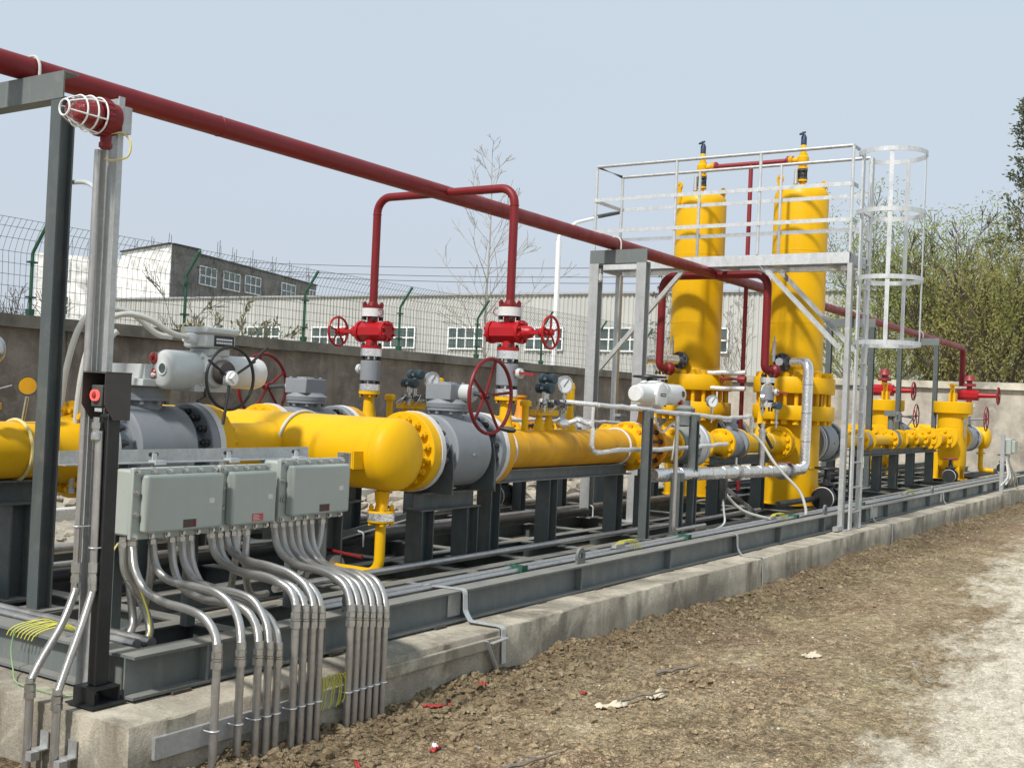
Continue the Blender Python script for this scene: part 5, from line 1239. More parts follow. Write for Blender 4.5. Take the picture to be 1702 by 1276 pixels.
# earthing strips bent over the beam and plinth
def strip(name, pts, w, label, m='galv_white'):
    P = fillet(pts, .03, 4); q = B()
    for a, c in zip(P, P[1:]):
        d = (c-a).normalized(); n = d.cross(V((1,0,0))).normalized(); q.obox((a+c)/2, (1,0,0), d, n, w, (c-a).length+.003, .005)
    return solo(name, q, M[m], label, 'earth strip', None, 0)
strip('earth_strip', [(5.30,4.12,.492),(5.37,3.742,.492),(5.37,3.735,.37),(5.375,3.70,.315),(5.40,3.53,.309),(5.41,3.494,.304),(5.42,3.490,.10)], .042, 'bright earthing strip bent over the skid beam near the conduits')
solo('steel_bracket', B().obox((5.27,3.475,.16),V((.5,0,-.75)).normalized(),(0,1,0),V((.75,0,.5)).normalized(),.24,.04,.006).obox((5.33,3.475,.245),V((1,0,.05)).normalized(),(0,1,0),(0,0,1),.16,.05,.006), M['galv'], 'loose triangular steel bracket on the plinth face below the earthing strip', 'bracket', None, 0)
for i, (x, l) in enumerate(((9.56,'before the ladder'),(13.92,'just beyond the ladder'),(17.8,'farther along the beam'),(24.4,'at the far end of the beam'))):
    strip('earth_strip', [(x,3.82,.491),(x,3.742,.491),(x,3.735,.37),(x,3.70,.313),(x+.02,3.53,.308),(x+.02,3.502,.303),(x+.02,3.496,.05)], .03, 'narrow earthing strip bent over the skid beam ' + l, 'galv')
solo('cover_strip', B().box(4.30,5.36,3.475,3.497,.205,.265), M['plinth'], 'narrow raised concrete strip along the plinth face right of the conduits', 'strip', None, 0, .006)
solo('cover_strip', B().box(2.95,4.31,3.478,3.498,.15,.235), M['galv'], 'pale steel clamping rail on the plinth face behind the conduits', 'rail', None, 0)

# ================================================================== far half: spools, filters, outlet header
def far_line(Y, label):
    t = thing('metering_line', label, 'pipe', (15.3, Y, ZP))
    q = B(); flange_x(q,(15.27,Y,ZP),.27,.08,.15,.08,-1); q.lathe((15.4,Y,ZP),(1,0,0),[(0,.15),(.5,.15),(.9,.09),(1.4,.085)],30); part('pipe_wall', q, M['yellow'], t)
    for xa, xb, rr in ((17.25,18.7,.082),(19.2,20.6,.082),(21.4,22.7,.10)): part('pipe_wall', B().cyl((xa,Y,ZP),(xb,Y,ZP),rr,None,26), M['yellow'], t)
    for x in (16.85, 17.2, 18.55, 18.75, 19.12, 19.9, 20.6, 21.1, 21.45, 22.4, 22.75):
        q = B(); flange_x(q,(x,Y,ZP),.165 if x < 21 else .20,.055,.085,.12,1 if x in (16.85,18.55,19.9,20.6,21.1,22.4) else -1); f = part('flange', q, M['yellow'], t)
        part('flange_bolts', B().hexes((x,Y,ZP),(-1,0,0) if x in (16.85,18.55,19.9,20.6,21.1,22.4) else (1,0,0),.13 if x < 21 else .16,8,.05,.09,.03,.5), M['yellow'], f)
    q = B().lathe((18.57,Y,ZP),(1,0,0),[(0,.1),(0,.16),(.16,.16),(.16,.1)],26); q.cyl((18.65,Y,ZP+.1),(18.65,Y,ZP+.38),.05,None,16); q.box(18.55,18.78,Y-.09,Y+.09,ZP+.38,ZP+.47); q.cyl((18.62,Y-.1,ZP+.3),(18.62,Y-.1,ZP+.46),.06,None,16); part('meter', q, M['steel_light'], t)
    q = B().cyl((16.95,Y,ZP),(17.15,Y,ZP),.13,None,24); part('dark_valve', q, M['valve'], t)
    part('cross_bar', B().bar((18.5,Y-.12,ZP+.40),(19.6,Y-.12,ZP+.36),.02,.02).bar((19.6,Y-.12,ZP+.36),(19.15,Y-.05,ZP+.1),.015,.015), M['steel'], t, 0)
    return t
FLA = far_line(YA, 'yellow metering line with many flanges right of the ladder')
FLB = dup(FLA, (0, YB-YA, 0), 'rear yellow metering line partly hidden beyond the ladder')
for Y, w in ((YA,'front'),(YB,'rear')):
    t = thing('pipe_rack', 'steel rack with five posts under the %s metering line' % w, 'pipe support', (19, Y, .425))
    part('rack_beam', B().hbeam((16.5,Y,1.03),(21.9,Y,1.03),.14,.10,.010,.008), M['steel'], t, 0)
    for x in (16.7, 17.9, 18.9, 20.0, 21.4):
        part('post', B().hbeam((x,Y,.425),(x,Y,.978),.13,.13,.010,.008,(1,0,0)), M['steel'], t, 0)
def filt(Y, label, X=23.25):
    t = thing('filter_vessel', label, 'vessel', (X, Y, .42))
    q = B().lathe((X,Y,0),(0,0,1),[(.56,.001),(.57,.10),(.60,.19),(.65,.25),(.70,.275),(1.44,.275),(1.442,.278),(1.452,.278),(1.454,.275),(1.70,.28)],44); part('shell', q, M['yellow'], t, 40)
    q = B().lathe((X,Y,0),(0,0,1),[(1.66,.27),(1.70,.32),(1.705,.36),(1.72,.365),(1.915,.365),(1.925,.355),(1.93,.001)],48); part('top_cover', q, M['yellow'], t)
    for k in range(4):
        a = PI/4+k*PI/2; d = V((math.cos(a), math.sin(a), 0)); p = V((X,Y,0))+d*.28
        part('leg', B().angle(p+V((0,0,.43)), p+V((0,0,.98)), .085, .085, .01, (1,0,0)), M['yellow'], t, 0); part('foot', B().box(p.x-.08,p.x+.08,p.y-.08,p.y+.08,.425,.435), M['yellow'], t, 0)
    q = B().cyl((X-.05,Y,1.93),(X-.05,Y,2.25),.035,None,14); q.box(X-.13,X+.07,Y-.06,Y+.06,1.93,2.10); q.bar((X-.45,Y,2.26),(X+.30,Y,2.26),.05,.03); q.bar((X-.33,Y,2.25),(X-.05,Y,2.12),.03,.02); q.cyl((X+.05,Y+.05,1.93),(X+.05,Y+.05,2.2),.02,None,10); part('davit_arm', q, M['yellow'], t, 30)
    q = B().cyl((X-.25,Y,ZP),(X-.40,Y,ZP),.12,None,24); q.cyl((X+.25,Y,ZP),(X+.42,Y,ZP),.15,None,24); part('nozzle', q, M['yellow'], t)
    f = B(); flange_x(f,(X-.47,Y,ZP),.21,.06,.12,.02,-1); part('nozzle_flange', f, M['yellow'], t)
    f = B(); flange_x(f,(X+.48,Y,ZP),.27,.07,.15,.02,1); part('nozzle_flange', f, M['yellow'], t)
    part('level_gauge', B().cyl((X-.18,Y-.26,1.25),(X-.18,Y-.26,1.62),.02,None,10).box(X-.21,X-.15,Y-.30,Y-.24,1.5,1.6), M['bare'], t)
    return t
FA = filt(YA, 'squat yellow filter vessel at the far right of the skid'); FB = dup(FA, (.3, YB-YA, 0), 'squat yellow filter vessel just right of the ladder')
for Y, w in ((YA,'right'),(YB,'left')):
    v = ball_valve(24.3, Y, 'grey ball valve with thin red handwheel behind the %s filter vessel' % w); rm = B(); sp = B(); handwheel(rm, sp, (24.35,Y-.42,1.62),(0,-1,0),.24,.012,5,.03)
    part('gear_box', B().box(24.2,24.45,Y-.11,Y+.11,ZP+.306,ZP+.45).cyl((24.35,Y-.1,1.6),(24.35,Y-.42,1.62),.02,None,8), M['valve'], v, 0); ww = part('handwheel', rm, M['dark_red'], v); part('spokes', sp, M['dark_red'], ww)
oh = thing('outlet_header', 'yellow outlet header with a domed end at the far end of the skid', 'header', (26, 4.5, ZP))
part('shell', B().lathe((25.95,4.52,ZP),(0,1,0),[(0,.001)]+[(.11-.11*math.cos(a), .23*math.sin(a)) for a in [PI/2*i/9 for i in range(1,10)]]+[(2.6,.23)],36), M['yellow'], oh, 40)
q = B()
for Y in (YA, YB): q.cyl((25.75,Y,ZP),(24.8,Y,ZP),.15,None,26); flange_x(q,(24.72,Y,ZP),.27,.08,.15,.05,-1)
part('inlet_branch', q, M['yellow'], oh)
q = B().cyl((25.95,4.72,1.0),(25.95,4.72,.55),.05,None,16); q.lathe((25.95,4.72,.86),(0,0,1),[(0,.09),(.04,.09)],18); q.tube([(25.95,4.72,.60),(25.95,4.72,.52),(25.95,4.45,.52)],.05,.06,14); part('drain_leg', q, M['yellow'], oh)
def hand_gate(X, Y, z, label, m='blackbolt', m2='dark_red', sc_=1.0):
    t = thing('drain_gate_valve', label, 'valve', (X, Y, z-.12*sc_)); s = sc_
    q = B().lathe((X-.14*s,Y,z),(1,0,0),[(0,.03),(0,.11*s),(.03*s,.11*s),(.03*s,.06*s),(.08*s,.09*s),(.20*s,.09*s),(.25*s,.06*s),(.25*s,.11*s),(.28*s,.11*s),(.28*s,.03)],24); q.lathe((X,Y,z+.05*s),(0,0,1),[(0,.075*s),(.06*s,.06*s),(.08*s,.085*s),(.10*s,.085*s),(.11*s,.04*s),(.24*s,.025*s)],20); part('body', q, M[m], t)
    q = B(); sp = B(); handwheel(q, sp, (X,Y,z+.30*s),(0,0,1),.115*s,.012*s,4,.025*s); w = part('handwheel', q, M[m2], t); part('spokes', sp, M[m2], w)
    part('gasket', B().torus((X-.115*s,Y,z),(1,0,0),.111*s,.006*s,24,6), M['tape'], t); return t
hand_gate(13.62, 4.22, .57, 'large black drain gate valve at the foot of the right tower', 'black', 'black', 1.2)
hand_gate(20.7, 4.25, .60, 'black drain gate valve with red wheel left of the far filter vessel')
hand_gate(25.98, 4.28, .60, 'small black drain gate valve under the outlet header', 'blackbolt', 'blackbolt', .9)
hand_gate(9.6, 6.3, .62, 'black drain gate valve low behind the front line', 'blackbolt', 'blackbolt', 1.0)
# red gate valves at the far end
def far_gate(X, Y, label):
    t = thing('gate_valve', label, 'valve', (X, Y, 1.9)); z = 2.15
    part('body', B().prism([(.13*math.cos(a),.13*math.sin(a)) for a in [PI/8+PI/4*i for i in range(8)]],(X,Y+.25,z),(X,Y-.2,z)), M['bright_red'], t, 20)
    part('necks', B().cyl((X,Y,z-.30),(X,Y,z+.36),.06,None,16).lathe((X,Y,z+.2),(0,0,1),[(0,.14),(.06,.14)],20).lathe((X,Y,z+.33),(0,0,1),[(0,.13),(.12,.08)],20), M['dark_red'], t)
    part('flange_tape', B().lathe((X,Y,z-.27),(0,0,1),[(0,.05),(0,.145),(.09,.145),(.09,.05)],20,False,False), M['tape'], t)
    part('yoke', B().cyl((X,Y-.2,z),(X,Y-.62,z),.06,.045,14), M['bright_red'], t)
    rm = B(); sp = B(); handwheel(rm, sp, (X,Y-.62,z),(0,-1,0),.19,.016,5,.04); w = part('handwheel', rm, M['dark_red'], t); part('spokes', sp, M['dark_red'], w)
    part('riser', B().cyl((X,Y,ZP+.2),(X,Y,z-.28),.05,None,14), M['yellow'], t); return t
far_gate(27.3, YM-.2, 'red gate valve below the far end of the red vent pipe'); far_gate(24.9, YB+.4, 'red gate valve seen between the ladder rails and the left filter vessel')
# far junction box
jb = thing('junction_box', 'pale grey junction box on a post at the far right end of the plinth', 'junction box', (22.0, 3.56, .3))
part('post', B().chan((21.75,3.56,.302),(21.75,3.56,1.36),.06,.09,.006,(1,0,0)), M['galv'], jb, 0)
q = B().box(21.9,22.3,3.48,3.62,1.0,1.28); q.box(21.95,22.25,3.42,3.48,1.03,1.25); part('box', q, M['box'], jb, 0, None, .012)
q = B()
for k in range(4): q.spline([(21.95+.09*k,3.55,1.0),(21.95+.09*k,3.55,.85),(21.8+.25*k,3.5,.6),(21.4+.5*k,3.55,.45)],.016,8,6)
part('cables', q, M['hose'], jb)
solo('earth_wire', B().spline([(23.2,3.7,.56),(23.0,3.6,.55),(22.9,3.55,.4),(23.1,3.5,.32)],.01,6,6), M['straw'], 'yellow earth wire hanging over the beam at the far end', 'wire')
# ================================================================== junction boxes and braided conduits
def jbox(x0, x1, z0, z1, label, plate, nb):
    yF = 4.10; t = thing('junction_box', label, 'junction box', ((x0+x1)/2, yF, z0))
    part('rear_case', B().box(x0+.012,x1-.012,yF+.012,yF+.15,z0+.012,z1-.012), M['box'], t, 35, None, .012)
    part('flange_plate', B().box(x0,x1,yF-.012,yF+.0115,z0,z1), M['box'], t, 35, None, .006)
    cv = part('cover', B().box(x0+.042,x1-.008,yF-.068,yF-.0125,z0+.032,z1-.032), M['box'], t, 35, None, .012)
    for k in range(nb):
        x = x0+.022+(x1-x0-.044)*k/(nb-1)
        for z in (z0+.015, z1-.015):
            part('lug_bolt', B().lathe((x,yF-.012,z),(0,-1,0),[(-.001,.0155),(.006,.0155),(.0065,.010),(.016,.009)],10), M['bare'], t)
    for z in (z0+(z1-z0)*.36, z0+(z1-z0)*.66): part('lug_bolt', B().lathe((x0+.022,yF-.012,z),(0,-1,0),[(-.001,.0155),(.006,.0155),(.0065,.010),(.016,.009)],10), M['bare'], t)
    w = x1-x0
    part('paper_sticker', B().box(x0+w*.80,x0+w*.80+.032,yF-.0695,yF-.0682,z0+(z1-z0)*.47,z0+(z1-z0)*.47+.024), M['tape'], cv, 0)
    q = part('rating_plate', B().box(x0+w*.50,x0+w*.50+.075,yF-.0696,yF-.0682,z0+.046,z0+.083), M[plate], cv, 0)
    ql = B()
    for i in range(4): ql.box(x0+w*.50+.006,x0+w*.50+.05-.008*(i%2),yF-.0702,yF-.0697,z0+.053+i*.007,z0+.0555+i*.007)
    if plate != 'redplate': ql.box(x0+w*.50+.056,x0+w*.50+.071,yF-.0702,yF-.0697,z0+.052,z0+.077)
    part('plate_lettering', ql, M['red'] if plate != 'redplate' else M['tape'], q, 0)
    return t
jbox(3.275, 3.765, .905, 1.225, 'largest grey green junction box at the left of three in a row', 'wire_dark', 6)
jbox(3.775, 4.115, .905, 1.225, 'middle grey green junction box with a red rating plate', 'redplate', 5)
jbox(4.18, 4.665, .925, 1.245, 'right grey green junction box set apart from the other two', 'wire_dark', 6)
rk = thing('box_bracket', 'galvanised angle rail on posts carrying the three junction boxes', 'bracket', (3.9, 4.27, .42))
part('top_rail', B().angle((3.02,4.262,1.232),(4.56,4.262,1.232),.05,.062,.005), M['galv'], rk, 0)
part('low_rail', B().angle((3.2,4.262,.935),(4.75,4.262,.935),.05,.05,.005), M['steel'], rk, 0)
for x in (3.36, 3.80, 4.50): part('post', B().bar((x,4.29,.43),(x,4.29,1.25),.05,.05,(0,1,0)), M['steel'], rk, 0)
for x in (3.52, 3.98, 4.46):
    part('hanger', B().box(x-.03,x+.03,4.20,4.255,1.225,1.245).box(x-.012,x+.012,4.245,4.256,1.2,1.275), M['galv_white'], rk, 0)
    q = B()
    for d in (-.018, .018): q.lathe((x+d,4.2615,1.27),(0,-1,0),[(0,.010),(.008,.010)],6)
    part('bolts', q, M['blackbolt'], rk)

ORD = ['first','second','third','fourth','fifth','sixth']
def conduit(bx, bz, X, ztop, grp, k, n, mid, Yp=3.44, zclamp=.215):
    boxn = ('left','middle','right')[grp]
    t = thing('flexible_conduit', '%s braided steel conduit from the left in the bundle under the %s junction box' % (ORD[k], boxn), 'conduit', (X, Yp, 0), 'braided conduits under the junction boxes')
    top = bz
    part('box_gland', B().lathe((bx,4.15,top+.012),(0,0,-1),[(0,.017),(.022,.017),(.023,.022),(.045,.022),(.046,.018),(.062,.018)],6), M['bare'], t, 20)
    R = rnd
    P0, P3 = V((bx,4.15,top-.035)), V((X,Yp,ztop-.02)); dz = P0.z-P3.z
    H0 = P0 - V((.0,.03,dz*1.05+R.gauss(0,.03))); H1 = P3 + V((.012+R.gauss(0,.006),.02,dz*1.02+R.gauss(0,.025)))
    pts = [P0*(1-s)**3 + H0*3*s*(1-s)**2 + H1*3*s*s*(1-s) + P3*s**3 for s in [i/11 for i in range(12)]]
    pts = [p+V((R.gauss(0,.0018),R.gauss(0,.0018),R.gauss(0,.0018))) if 1 < i < 10 else p for i, p in enumerate(pts)]
    part('braided_hose', B().spline(pts, .0185, 12, 5), M['braid'], t, 60)
    q = B().lathe((X,Yp,ztop+.02),(0,0,-1),[(0,.0195),(.03,.0205)],14); q.lathe((X,Yp,ztop-.012),(0,0,-1),[(0,.023),(.026,.023)],6); q.lathe((X,Yp,ztop-.04),(0,0,-1),[(0,.0215),(.008,.0215)],14); q.lathe((X,Yp,ztop-.05),(0,0,-1),[(0,.0245),(.03,.0245)],6); part('coupling', q, M['bare'], t, 25)
    part('rigid_pipe', B().cyl((X,Yp,-.12),(X,Yp,ztop-.07),.0172,None,14), M['conduit'], t)
    q = B().tube([(X-.021,3.474,zclamp)] + [(X-.021*math.cos(a),Yp-.021*math.sin(a)*1.0,zclamp) for a in [PI*i/8 for i in range(9)]] + [(X+.021,3.474,zclamp)], .0032, 0, 6); part('pipe_clamp', q, M['galv_white'], t)
for k, (bx, X) in enumerate(zip((3.34,3.45,3.56,3.62,3.67),(3.21,3.34,3.44,3.50,3.555))): conduit(bx, .905, X, .545-.012*k, 0, k, 5, (.63,.66,.66,.66,.67)[k])
for k, (bx, X) in enumerate(zip((3.80,3.85,3.895,3.94),(3.655,3.71,3.765,3.815))): conduit(bx, .905, X, .645-.008*k, 1, k, 4, .765-.004*k)
for k, (bx, X) in enumerate(zip((4.22,4.275,4.33,4.385,4.435,4.49),(4.02,4.07,4.12,4.17,4.22,4.272))): conduit(bx, .925, X, .60-.008*k, 2, k, 6, .755-.004*k)
# conduits dropping behind and looping to the left
def loose(pts, label, group=None):
    t = thing('flexible_conduit', label, 'conduit', pts[-1], group); a = V(pts[0])
    part('box_gland', B().lathe(a+V((0,0,.05)),(0,0,-1),[(0,.017),(.022,.017),(.023,.022),(.045,.022),(.046,.018),(.062,.018)],6), M['bare'], t, 20)
    part('braided_hose', B().spline(pts, .0185, 12, 9), M['braid'], t, 60); return t
loose([(3.99,4.17,.86),(3.99,4.18,.74),(4.03,4.24,.60),(4.12,4.33,.50),(4.22,4.40,.46)], 'braided conduit dropping straight behind the middle junction box bundle')
loose([(4.05,4.17,.86),(4.06,4.18,.74),(4.13,4.24,.62),(4.26,4.33,.52),(4.42,4.38,.50)], 'braided conduit curling right behind the middle junction box bundle')
loose([(4.60,4.17,.88),(4.60,4.19,.76),(4.58,4.24,.62),(4.56,4.3,.48)], 'braided conduit hanging straight at the right end of the right junction box')
loose([(3.32,4.19,.86),(3.35,4.20,.74),(3.47,4.22,.58),(3.50,4.20,.46),(3.42,4.17,.405),(3.22,4.16,.41),(3.10,4.16,.44)], 'outermost braided conduit looping low to the left behind the black post')
loose([(3.36,4.21,.86),(3.38,4.22,.74),(3.44,4.26,.58),(3.44,4.25,.48),(3.36,4.22,.43),(3.2,4.22,.43),(3.10,4.22,.45)], 'middle braided conduit looping low to the left behind the black post')
loose([(3.50,4.21,.86),(3.52,4.24,.70),(3.54,4.30,.55),(3.48,4.30,.47),(3.36,4.28,.46),(3.2,4.28,.47),(3.10,4.28,.48)], 'innermost braided conduit looping low to the left behind the black post')
solo('earth_wire', B().spline([(3.33,4.16,.86),(3.37,4.15,.72),(3.44,4.14,.55),(3.43,4.13,.45),(3.30,4.12,.40),(3.12,4.11,.40)],.0042,6,7), M['earth'], 'yellow green earth wire hanging with the looping conduits', 'wire')
solo('earth_wire', B().spline([(3.30,4.2,.88),(3.24,4.2,.80),(3.19,4.2,.72),(3.20,4.2,.70),(3.27,4.2,.80)],.0042,6,7), M['straw'], 'pale yellow wire loop left of the largest junction box', 'wire')

# ================================================================== galvanised post with beacon
gp = solo('beacon_post', B().prism([(0,-.052),(.028,-.052),(.028,-.046),(.005,-.046),(.005,.046),(.028,.046),(.028,.052),(0,.052)],(3.10,4.085,.332),(3.10,4.085,2.81),(0,1,0)), M['galv'], 'galvanised channel post carrying the red beacon at the left', 'post', None, 0)
bc = thing('warning_beacon', 'red explosion proof beacon with clear dome and white wire cage', 'beacon', (3.05, 4.04, 2.70)); bz = 2.705; by = 4.04
q = B().lathe((3.065,by,bz),(-1,0,0),[(-.02,.03),(.012,.03),(.013,.066),(.05,.068),(.052,.077),(.085,.077),(.087,.070)],28); q.studs((3.005,by,bz),(-1,0,0),.074,20,-.0,.028,.0065,0,6); part('housing', q, M['red'], bc)
q = B().cyl((3.02,by,bz-.06),(3.02,by,bz-.125),.024,.021,16); q.lathe((3.02,by,bz-.10),(0,0,-1),[(0,.027),(.02,.027)],6); part('cable_entry', q, M['red'], bc)
part('mount_plate', B().box(3.066,3.112,by-.04,by+.04,bz-.05,bz+.06), M['galv'], bc, 0)
q = B().lathe((2.978,by,bz),(-1,0,0),[(0,.060)]+[(.06+.085*math.sin(a), .060*math.cos(a)) for a in [PI/2*i/9 for i in range(0,9)]]+[(.145,.001)],28,False,False); part('dome', q, M['glass'], bc)
q = B().lathe((2.975,by,bz),(-1,0,0),[(0,.045),(.03,.045),(.05,.036),(.085,.034),(.10,.02),(.10,.001)],20); part('lamp_core', q, M['redglass'], bc)
q = B()
for x, r in ((2.972,.073),(2.93,.071),(2.885,.063)): q.torus((x,by,bz),(1,0,0),r,.0036,32,6)
q.torus((2.822,by,bz),(1,0,0),.032,.0042,24,6)
for k in range(6):
    a = k*PI/3+.3; c, s = math.cos(a), math.sin(a)
    q.spline([(x,by+r*c,bz+r*s) for x, r in ((2.975,.073),(2.93,.071),(2.885,.063),(2.845,.045),(2.822,.032))],.0033,6,4)
part('wire_cage', q, M['white'], bc)
bw = solo('earth_wire', B().spline([(3.03,by-.02,bz-.06),(3.06,by-.05,bz-.055),(3.075,by-.085,bz-.09),(3.07,by-.08,bz-.15),(3.04,by-.03,bz-.17),(3.02,by,bz-.165)],.0048,7,7), M['straw'], 'pale yellow earth wire looped beside the red beacon', 'wire')
def pole_conduit(top, mid, flex, bot, label, clampz, X0):
    t = thing('rigid_conduit', label, 'conduit', (bot[0], bot[1], 0)); top, mid, bot = V(top), V(mid), V(bot); d = (mid-top).normalized()
    part('upper_pipe', B().cyl(top, mid, .0155, None, 14), M['conduit'], t)
    q = B().lathe(mid,d,[(-.03,.021),(.01,.021)],6); q.lathe(mid+d*.012,d,[(0,.018),(.012,.018),(.013,.0205),(.04,.0205)],6); q.lathe(mid+d*.052,d,[(0,.018),(.03,.018)],14); part('upper_coupling', q, M['bare'], t, 25)
    part('braided_hose', B().spline([mid+d*.07]+[V(p) for p in flex]+[bot+V((0,0,.03))], .0165, 12, 9), M['braid'], t, 60)
    q = B().lathe(bot+V((0,0,.045)),(0,0,-1),[(0,.018),(.02,.019)],14); q.lathe(bot+V((0,0,.018)),(0,0,-1),[(0,.022),(.026,.022)],6); q.lathe(bot-V((0,0,.012)),(0,0,-1),[(0,.0225),(.025,.0225)],6); part('lower_coupling', q, M['bare'], t, 25)
    part('lower_pipe', B().cyl(bot, (bot.x,bot.y,-.15), .0165, None, 14), M['conduit'], t)
    q = B()
    for z in clampz:
        p = top.lerp(mid, (top.z-z)/(top.z-mid.z)); q.tube([p+V((.04,-.02,0)), p+V((0,-.02,0)), p+V((-.02,-.012,0)), p+V((-.02,.012,0)), p+V((0,.02,0)), p+V((.04,.02,0))],.003,.012,6)
    part('pipe_clamp', q, M['galv_white'], t); return t
pole_conduit((2.955,4.005,2.555),(2.955,4.015,.82),[(2.945,4.01,.72),(2.90,4.02,.60),(2.82,4.035,.46)],(2.785,4.04,.36), 'left galvanised conduit running down the beacon post into a braided hose', [1.0], 0)
pole_conduit((2.925,3.87,1.40),(2.925,3.865,.84),[(2.92,3.865,.74),(2.88,3.865,.62),(2.815,3.862,.46)],(2.782,3.86,.345), 'right galvanised conduit running down from the emergency stop into a braided hose', [.93], 0)
q = B()
for y in (4.0, 3.82):
    q = B().box(2.79,2.835,y-.028,y+.022,.12,.126).box(2.829,2.8345,y-.028,y+.022,.126,.19).box(2.762,2.80,y-.02,y+.015,.085,.12)
    solo('pipe_bracket', q, M['galv'], 'small galvanised pipe bracket on the plinth end, %s of two' % ('left' if y == 4.0 else 'right'), 'bracket', None, 0)

# ================================================================== emergency stop on black post
es = thing('emergency_stop', 'black post with a brown hood sheltering a lit red stop button', 'emergency stop', (3.03, 3.87, .3))
part('base_plate', B().box(2.93,3.10,3.775,3.945,.302,.309), M['black'], es, 0)
part('pedestal', B().box(2.955,2.961,3.80,3.93,.310,.366).box(3.075,3.081,3.80,3.93,.310,.366).box(2.955,3.081,3.80,3.93,.3665,.3725), M['black'], es, 0)
part('post', B().box(2.990,3.050,3.838,3.892,.373,1.47), M['black'], es, 35, None, .004)
q = B(); x0, x1, y0, y1, z0, z1 = 2.945, 3.065, 3.812, 3.95, 1.445, 1.635
q.box(x0,x1+.01,y0-.004,y1+.004,z1,z1+.004); q.box(x1+.005,x1+.009,y0,y1,z0,z1)
for y, th in ((y0-.003,.003),(y1,.003)): q.prism([(x0,z1),(x1+.004,z1),(x1+.004,z0),(x0+.045,z0),(x0,z0+.06)],(0,y,0),(0,y+th,0)) if False else None
hood = part('hood', q, M['brown'], es, 0)
for nm, y in (('hood_side',y0-.0035),('hood_side',y1+.0005)):
    b = B(); P = [(x0,z1-.001),(x1+.004,z1-.001),(x1+.004,z0),(x0+.045,z0),(x0,z0+.062)]
    b.v = [V((px,y,pz)) for px, pz in P]+[V((px,y+.003,pz)) for px, pz in P]
    for i in range(5): j = (i+1) % 5; b.f.append([i, j, 5+j, 5+i])
    b.f.append([0,1,2,3,4]); b.f.append([9,8,7,6,5]); part(nm, b, M['brown'], es, 0)
bb = part('button_box', B().box(2.975,3.06,3.865,3.935,1.495,1.585), M['wire_dark'], es, 35, None, .005)
part('lit_ring', B().lathe((2.973,3.90,1.543),(-1,0,0),[(0,.023),(.013,.023),(.013,.0185),(.003,.0185)],22,False,False), M['led'], bb)
part('mushroom_button', B().lathe((2.974,3.90,1.543),(-1,0,0),[(0,.014),(.012,.014),(.015,.010),(.016,.001)],18), M['redglass'], bb)
part('legend_plate', B().box(2.958,2.960,3.84,3.885,1.478,1.492), M['galv_white'], es, 0)
q = B().lathe((2.965,3.875,1.455),(0,0,-1),[(0,.014),(.02,.014),(.021,.020),(.045,.020),(.046,.016),(.06,.016)],6); q.lathe((2.965,3.875,1.395),(0,0,-1),[(0,.019),(.01,.021),(.03,.021),(.035,.018)],14); part('cable_gland', q, M['bare'], es, 25)

es.location.y += .0; es.location.x -= .05
for o_ in (gp, bc, bw): o_.location = V(o_.location)+V((-.08,-.10,-.03))
# ================================================================== earth wires
R = random.Random(8)
for k in range(8):
    y = 4.56-.026*k; g = 'yellow green earth wires fanned over the left end beam'
    solo('earth_wire', B().spline([(3.20,y-.10,.485),(3.15,y-.06,.515+.01*R.random()),(3.08,y-.01,.505),(3.045,y+.02,.48),(3.035,y+.03,.455)],.0032,6,6), M['earth'], 'thin yellow green earth wire arched over the left end beam in a fan', 'wire', g)
for k in range(8):
    x = 3.845+.022*k; g = 'yellow green earth wires hung on the plinth face'
    d = .012*R.gauss(0,1)
    solo('earth_wire', B().spline([(x-.012,3.47,.235+.01*R.random()),(x-.006,3.455,.285),(x+.004,3.445,.305+.01*R.random()),(x+.014+d,3.440,.27),(x+.008+d,3.438,.20),(x-.004+d,3.44,.155+.02*R.random())],.0032,6,6), M['earth'], 'thin yellow green earth wire looped on the plinth face between conduit bundles', 'wire', g)
for x, n, w in ((7.75, 5, 'near the middle of the front beam'), (11.1, 5, 'before the ladder foot'), (16.5, 4, 'beyond the ladder')):
    solo('terminal_bar', B().box(x-.1,x+.05,3.955,3.995,.505,.53), M['galv'], 'small earthing terminal bar %s' % w, 'terminal bar', None, 0)
    for k in range(n): solo('earth_wire', B().spline([(x-.08+.03*k,3.975,.53),(x-.05+.035*k,3.95,.56),(x+.03+.035*k,3.92,.55),(x+.10+.03*k,3.90,.49)],.0032,6,5), M['earth'], 'thin earth wire curling from the terminal bar %s' % w, 'wire', 'earth wires at the terminal bar ' + w)
solo('earth_wire', B().spline([(3.03,4.53,.48),(3.02,4.53,.40),(3.0,4.48,.33),(2.93,4.35,.308),(2.92,4.22,.307),(2.93,4.04,.307),(2.97,3.97,.308)],.0032,6,8), M['green_wire'], 'pale green wire trailing from the end beam across the plinth corner', 'wire')
solo('flexible_hose', B().spline([(11.62,4.44,1.35),(11.72,4.36,1.25),(11.80,4.2,1.0),(11.95,4.0,.75),(11.97,3.93,.58),(11.97,3.92,.50)],.016,8,8), M['hose'], 'pale hose falling from the regulator outlet to the front beam', 'hose')
solo('flexible_hose', B().spline([(10.78,4.38,.98),(10.62,4.33,.90),(10.58,4.28,.76),(10.72,4.16,.60),(11.0,4.02,.52),(11.2,3.98,.51)],.014,8,8), M['hose'], 'pale hose arching from the foil clad pipe down to the front conduits', 'hose')
solo('flexible_hose', B().spline([(9.2,4.43,1.5),(9.3,4.40,1.36),(9.52,4.40,1.44),(9.66,4.42,1.40),(9.62,4.44,1.1)],.010,8,8), M['hose'], 'thin grey hose curling beside the orange valve', 'hose')
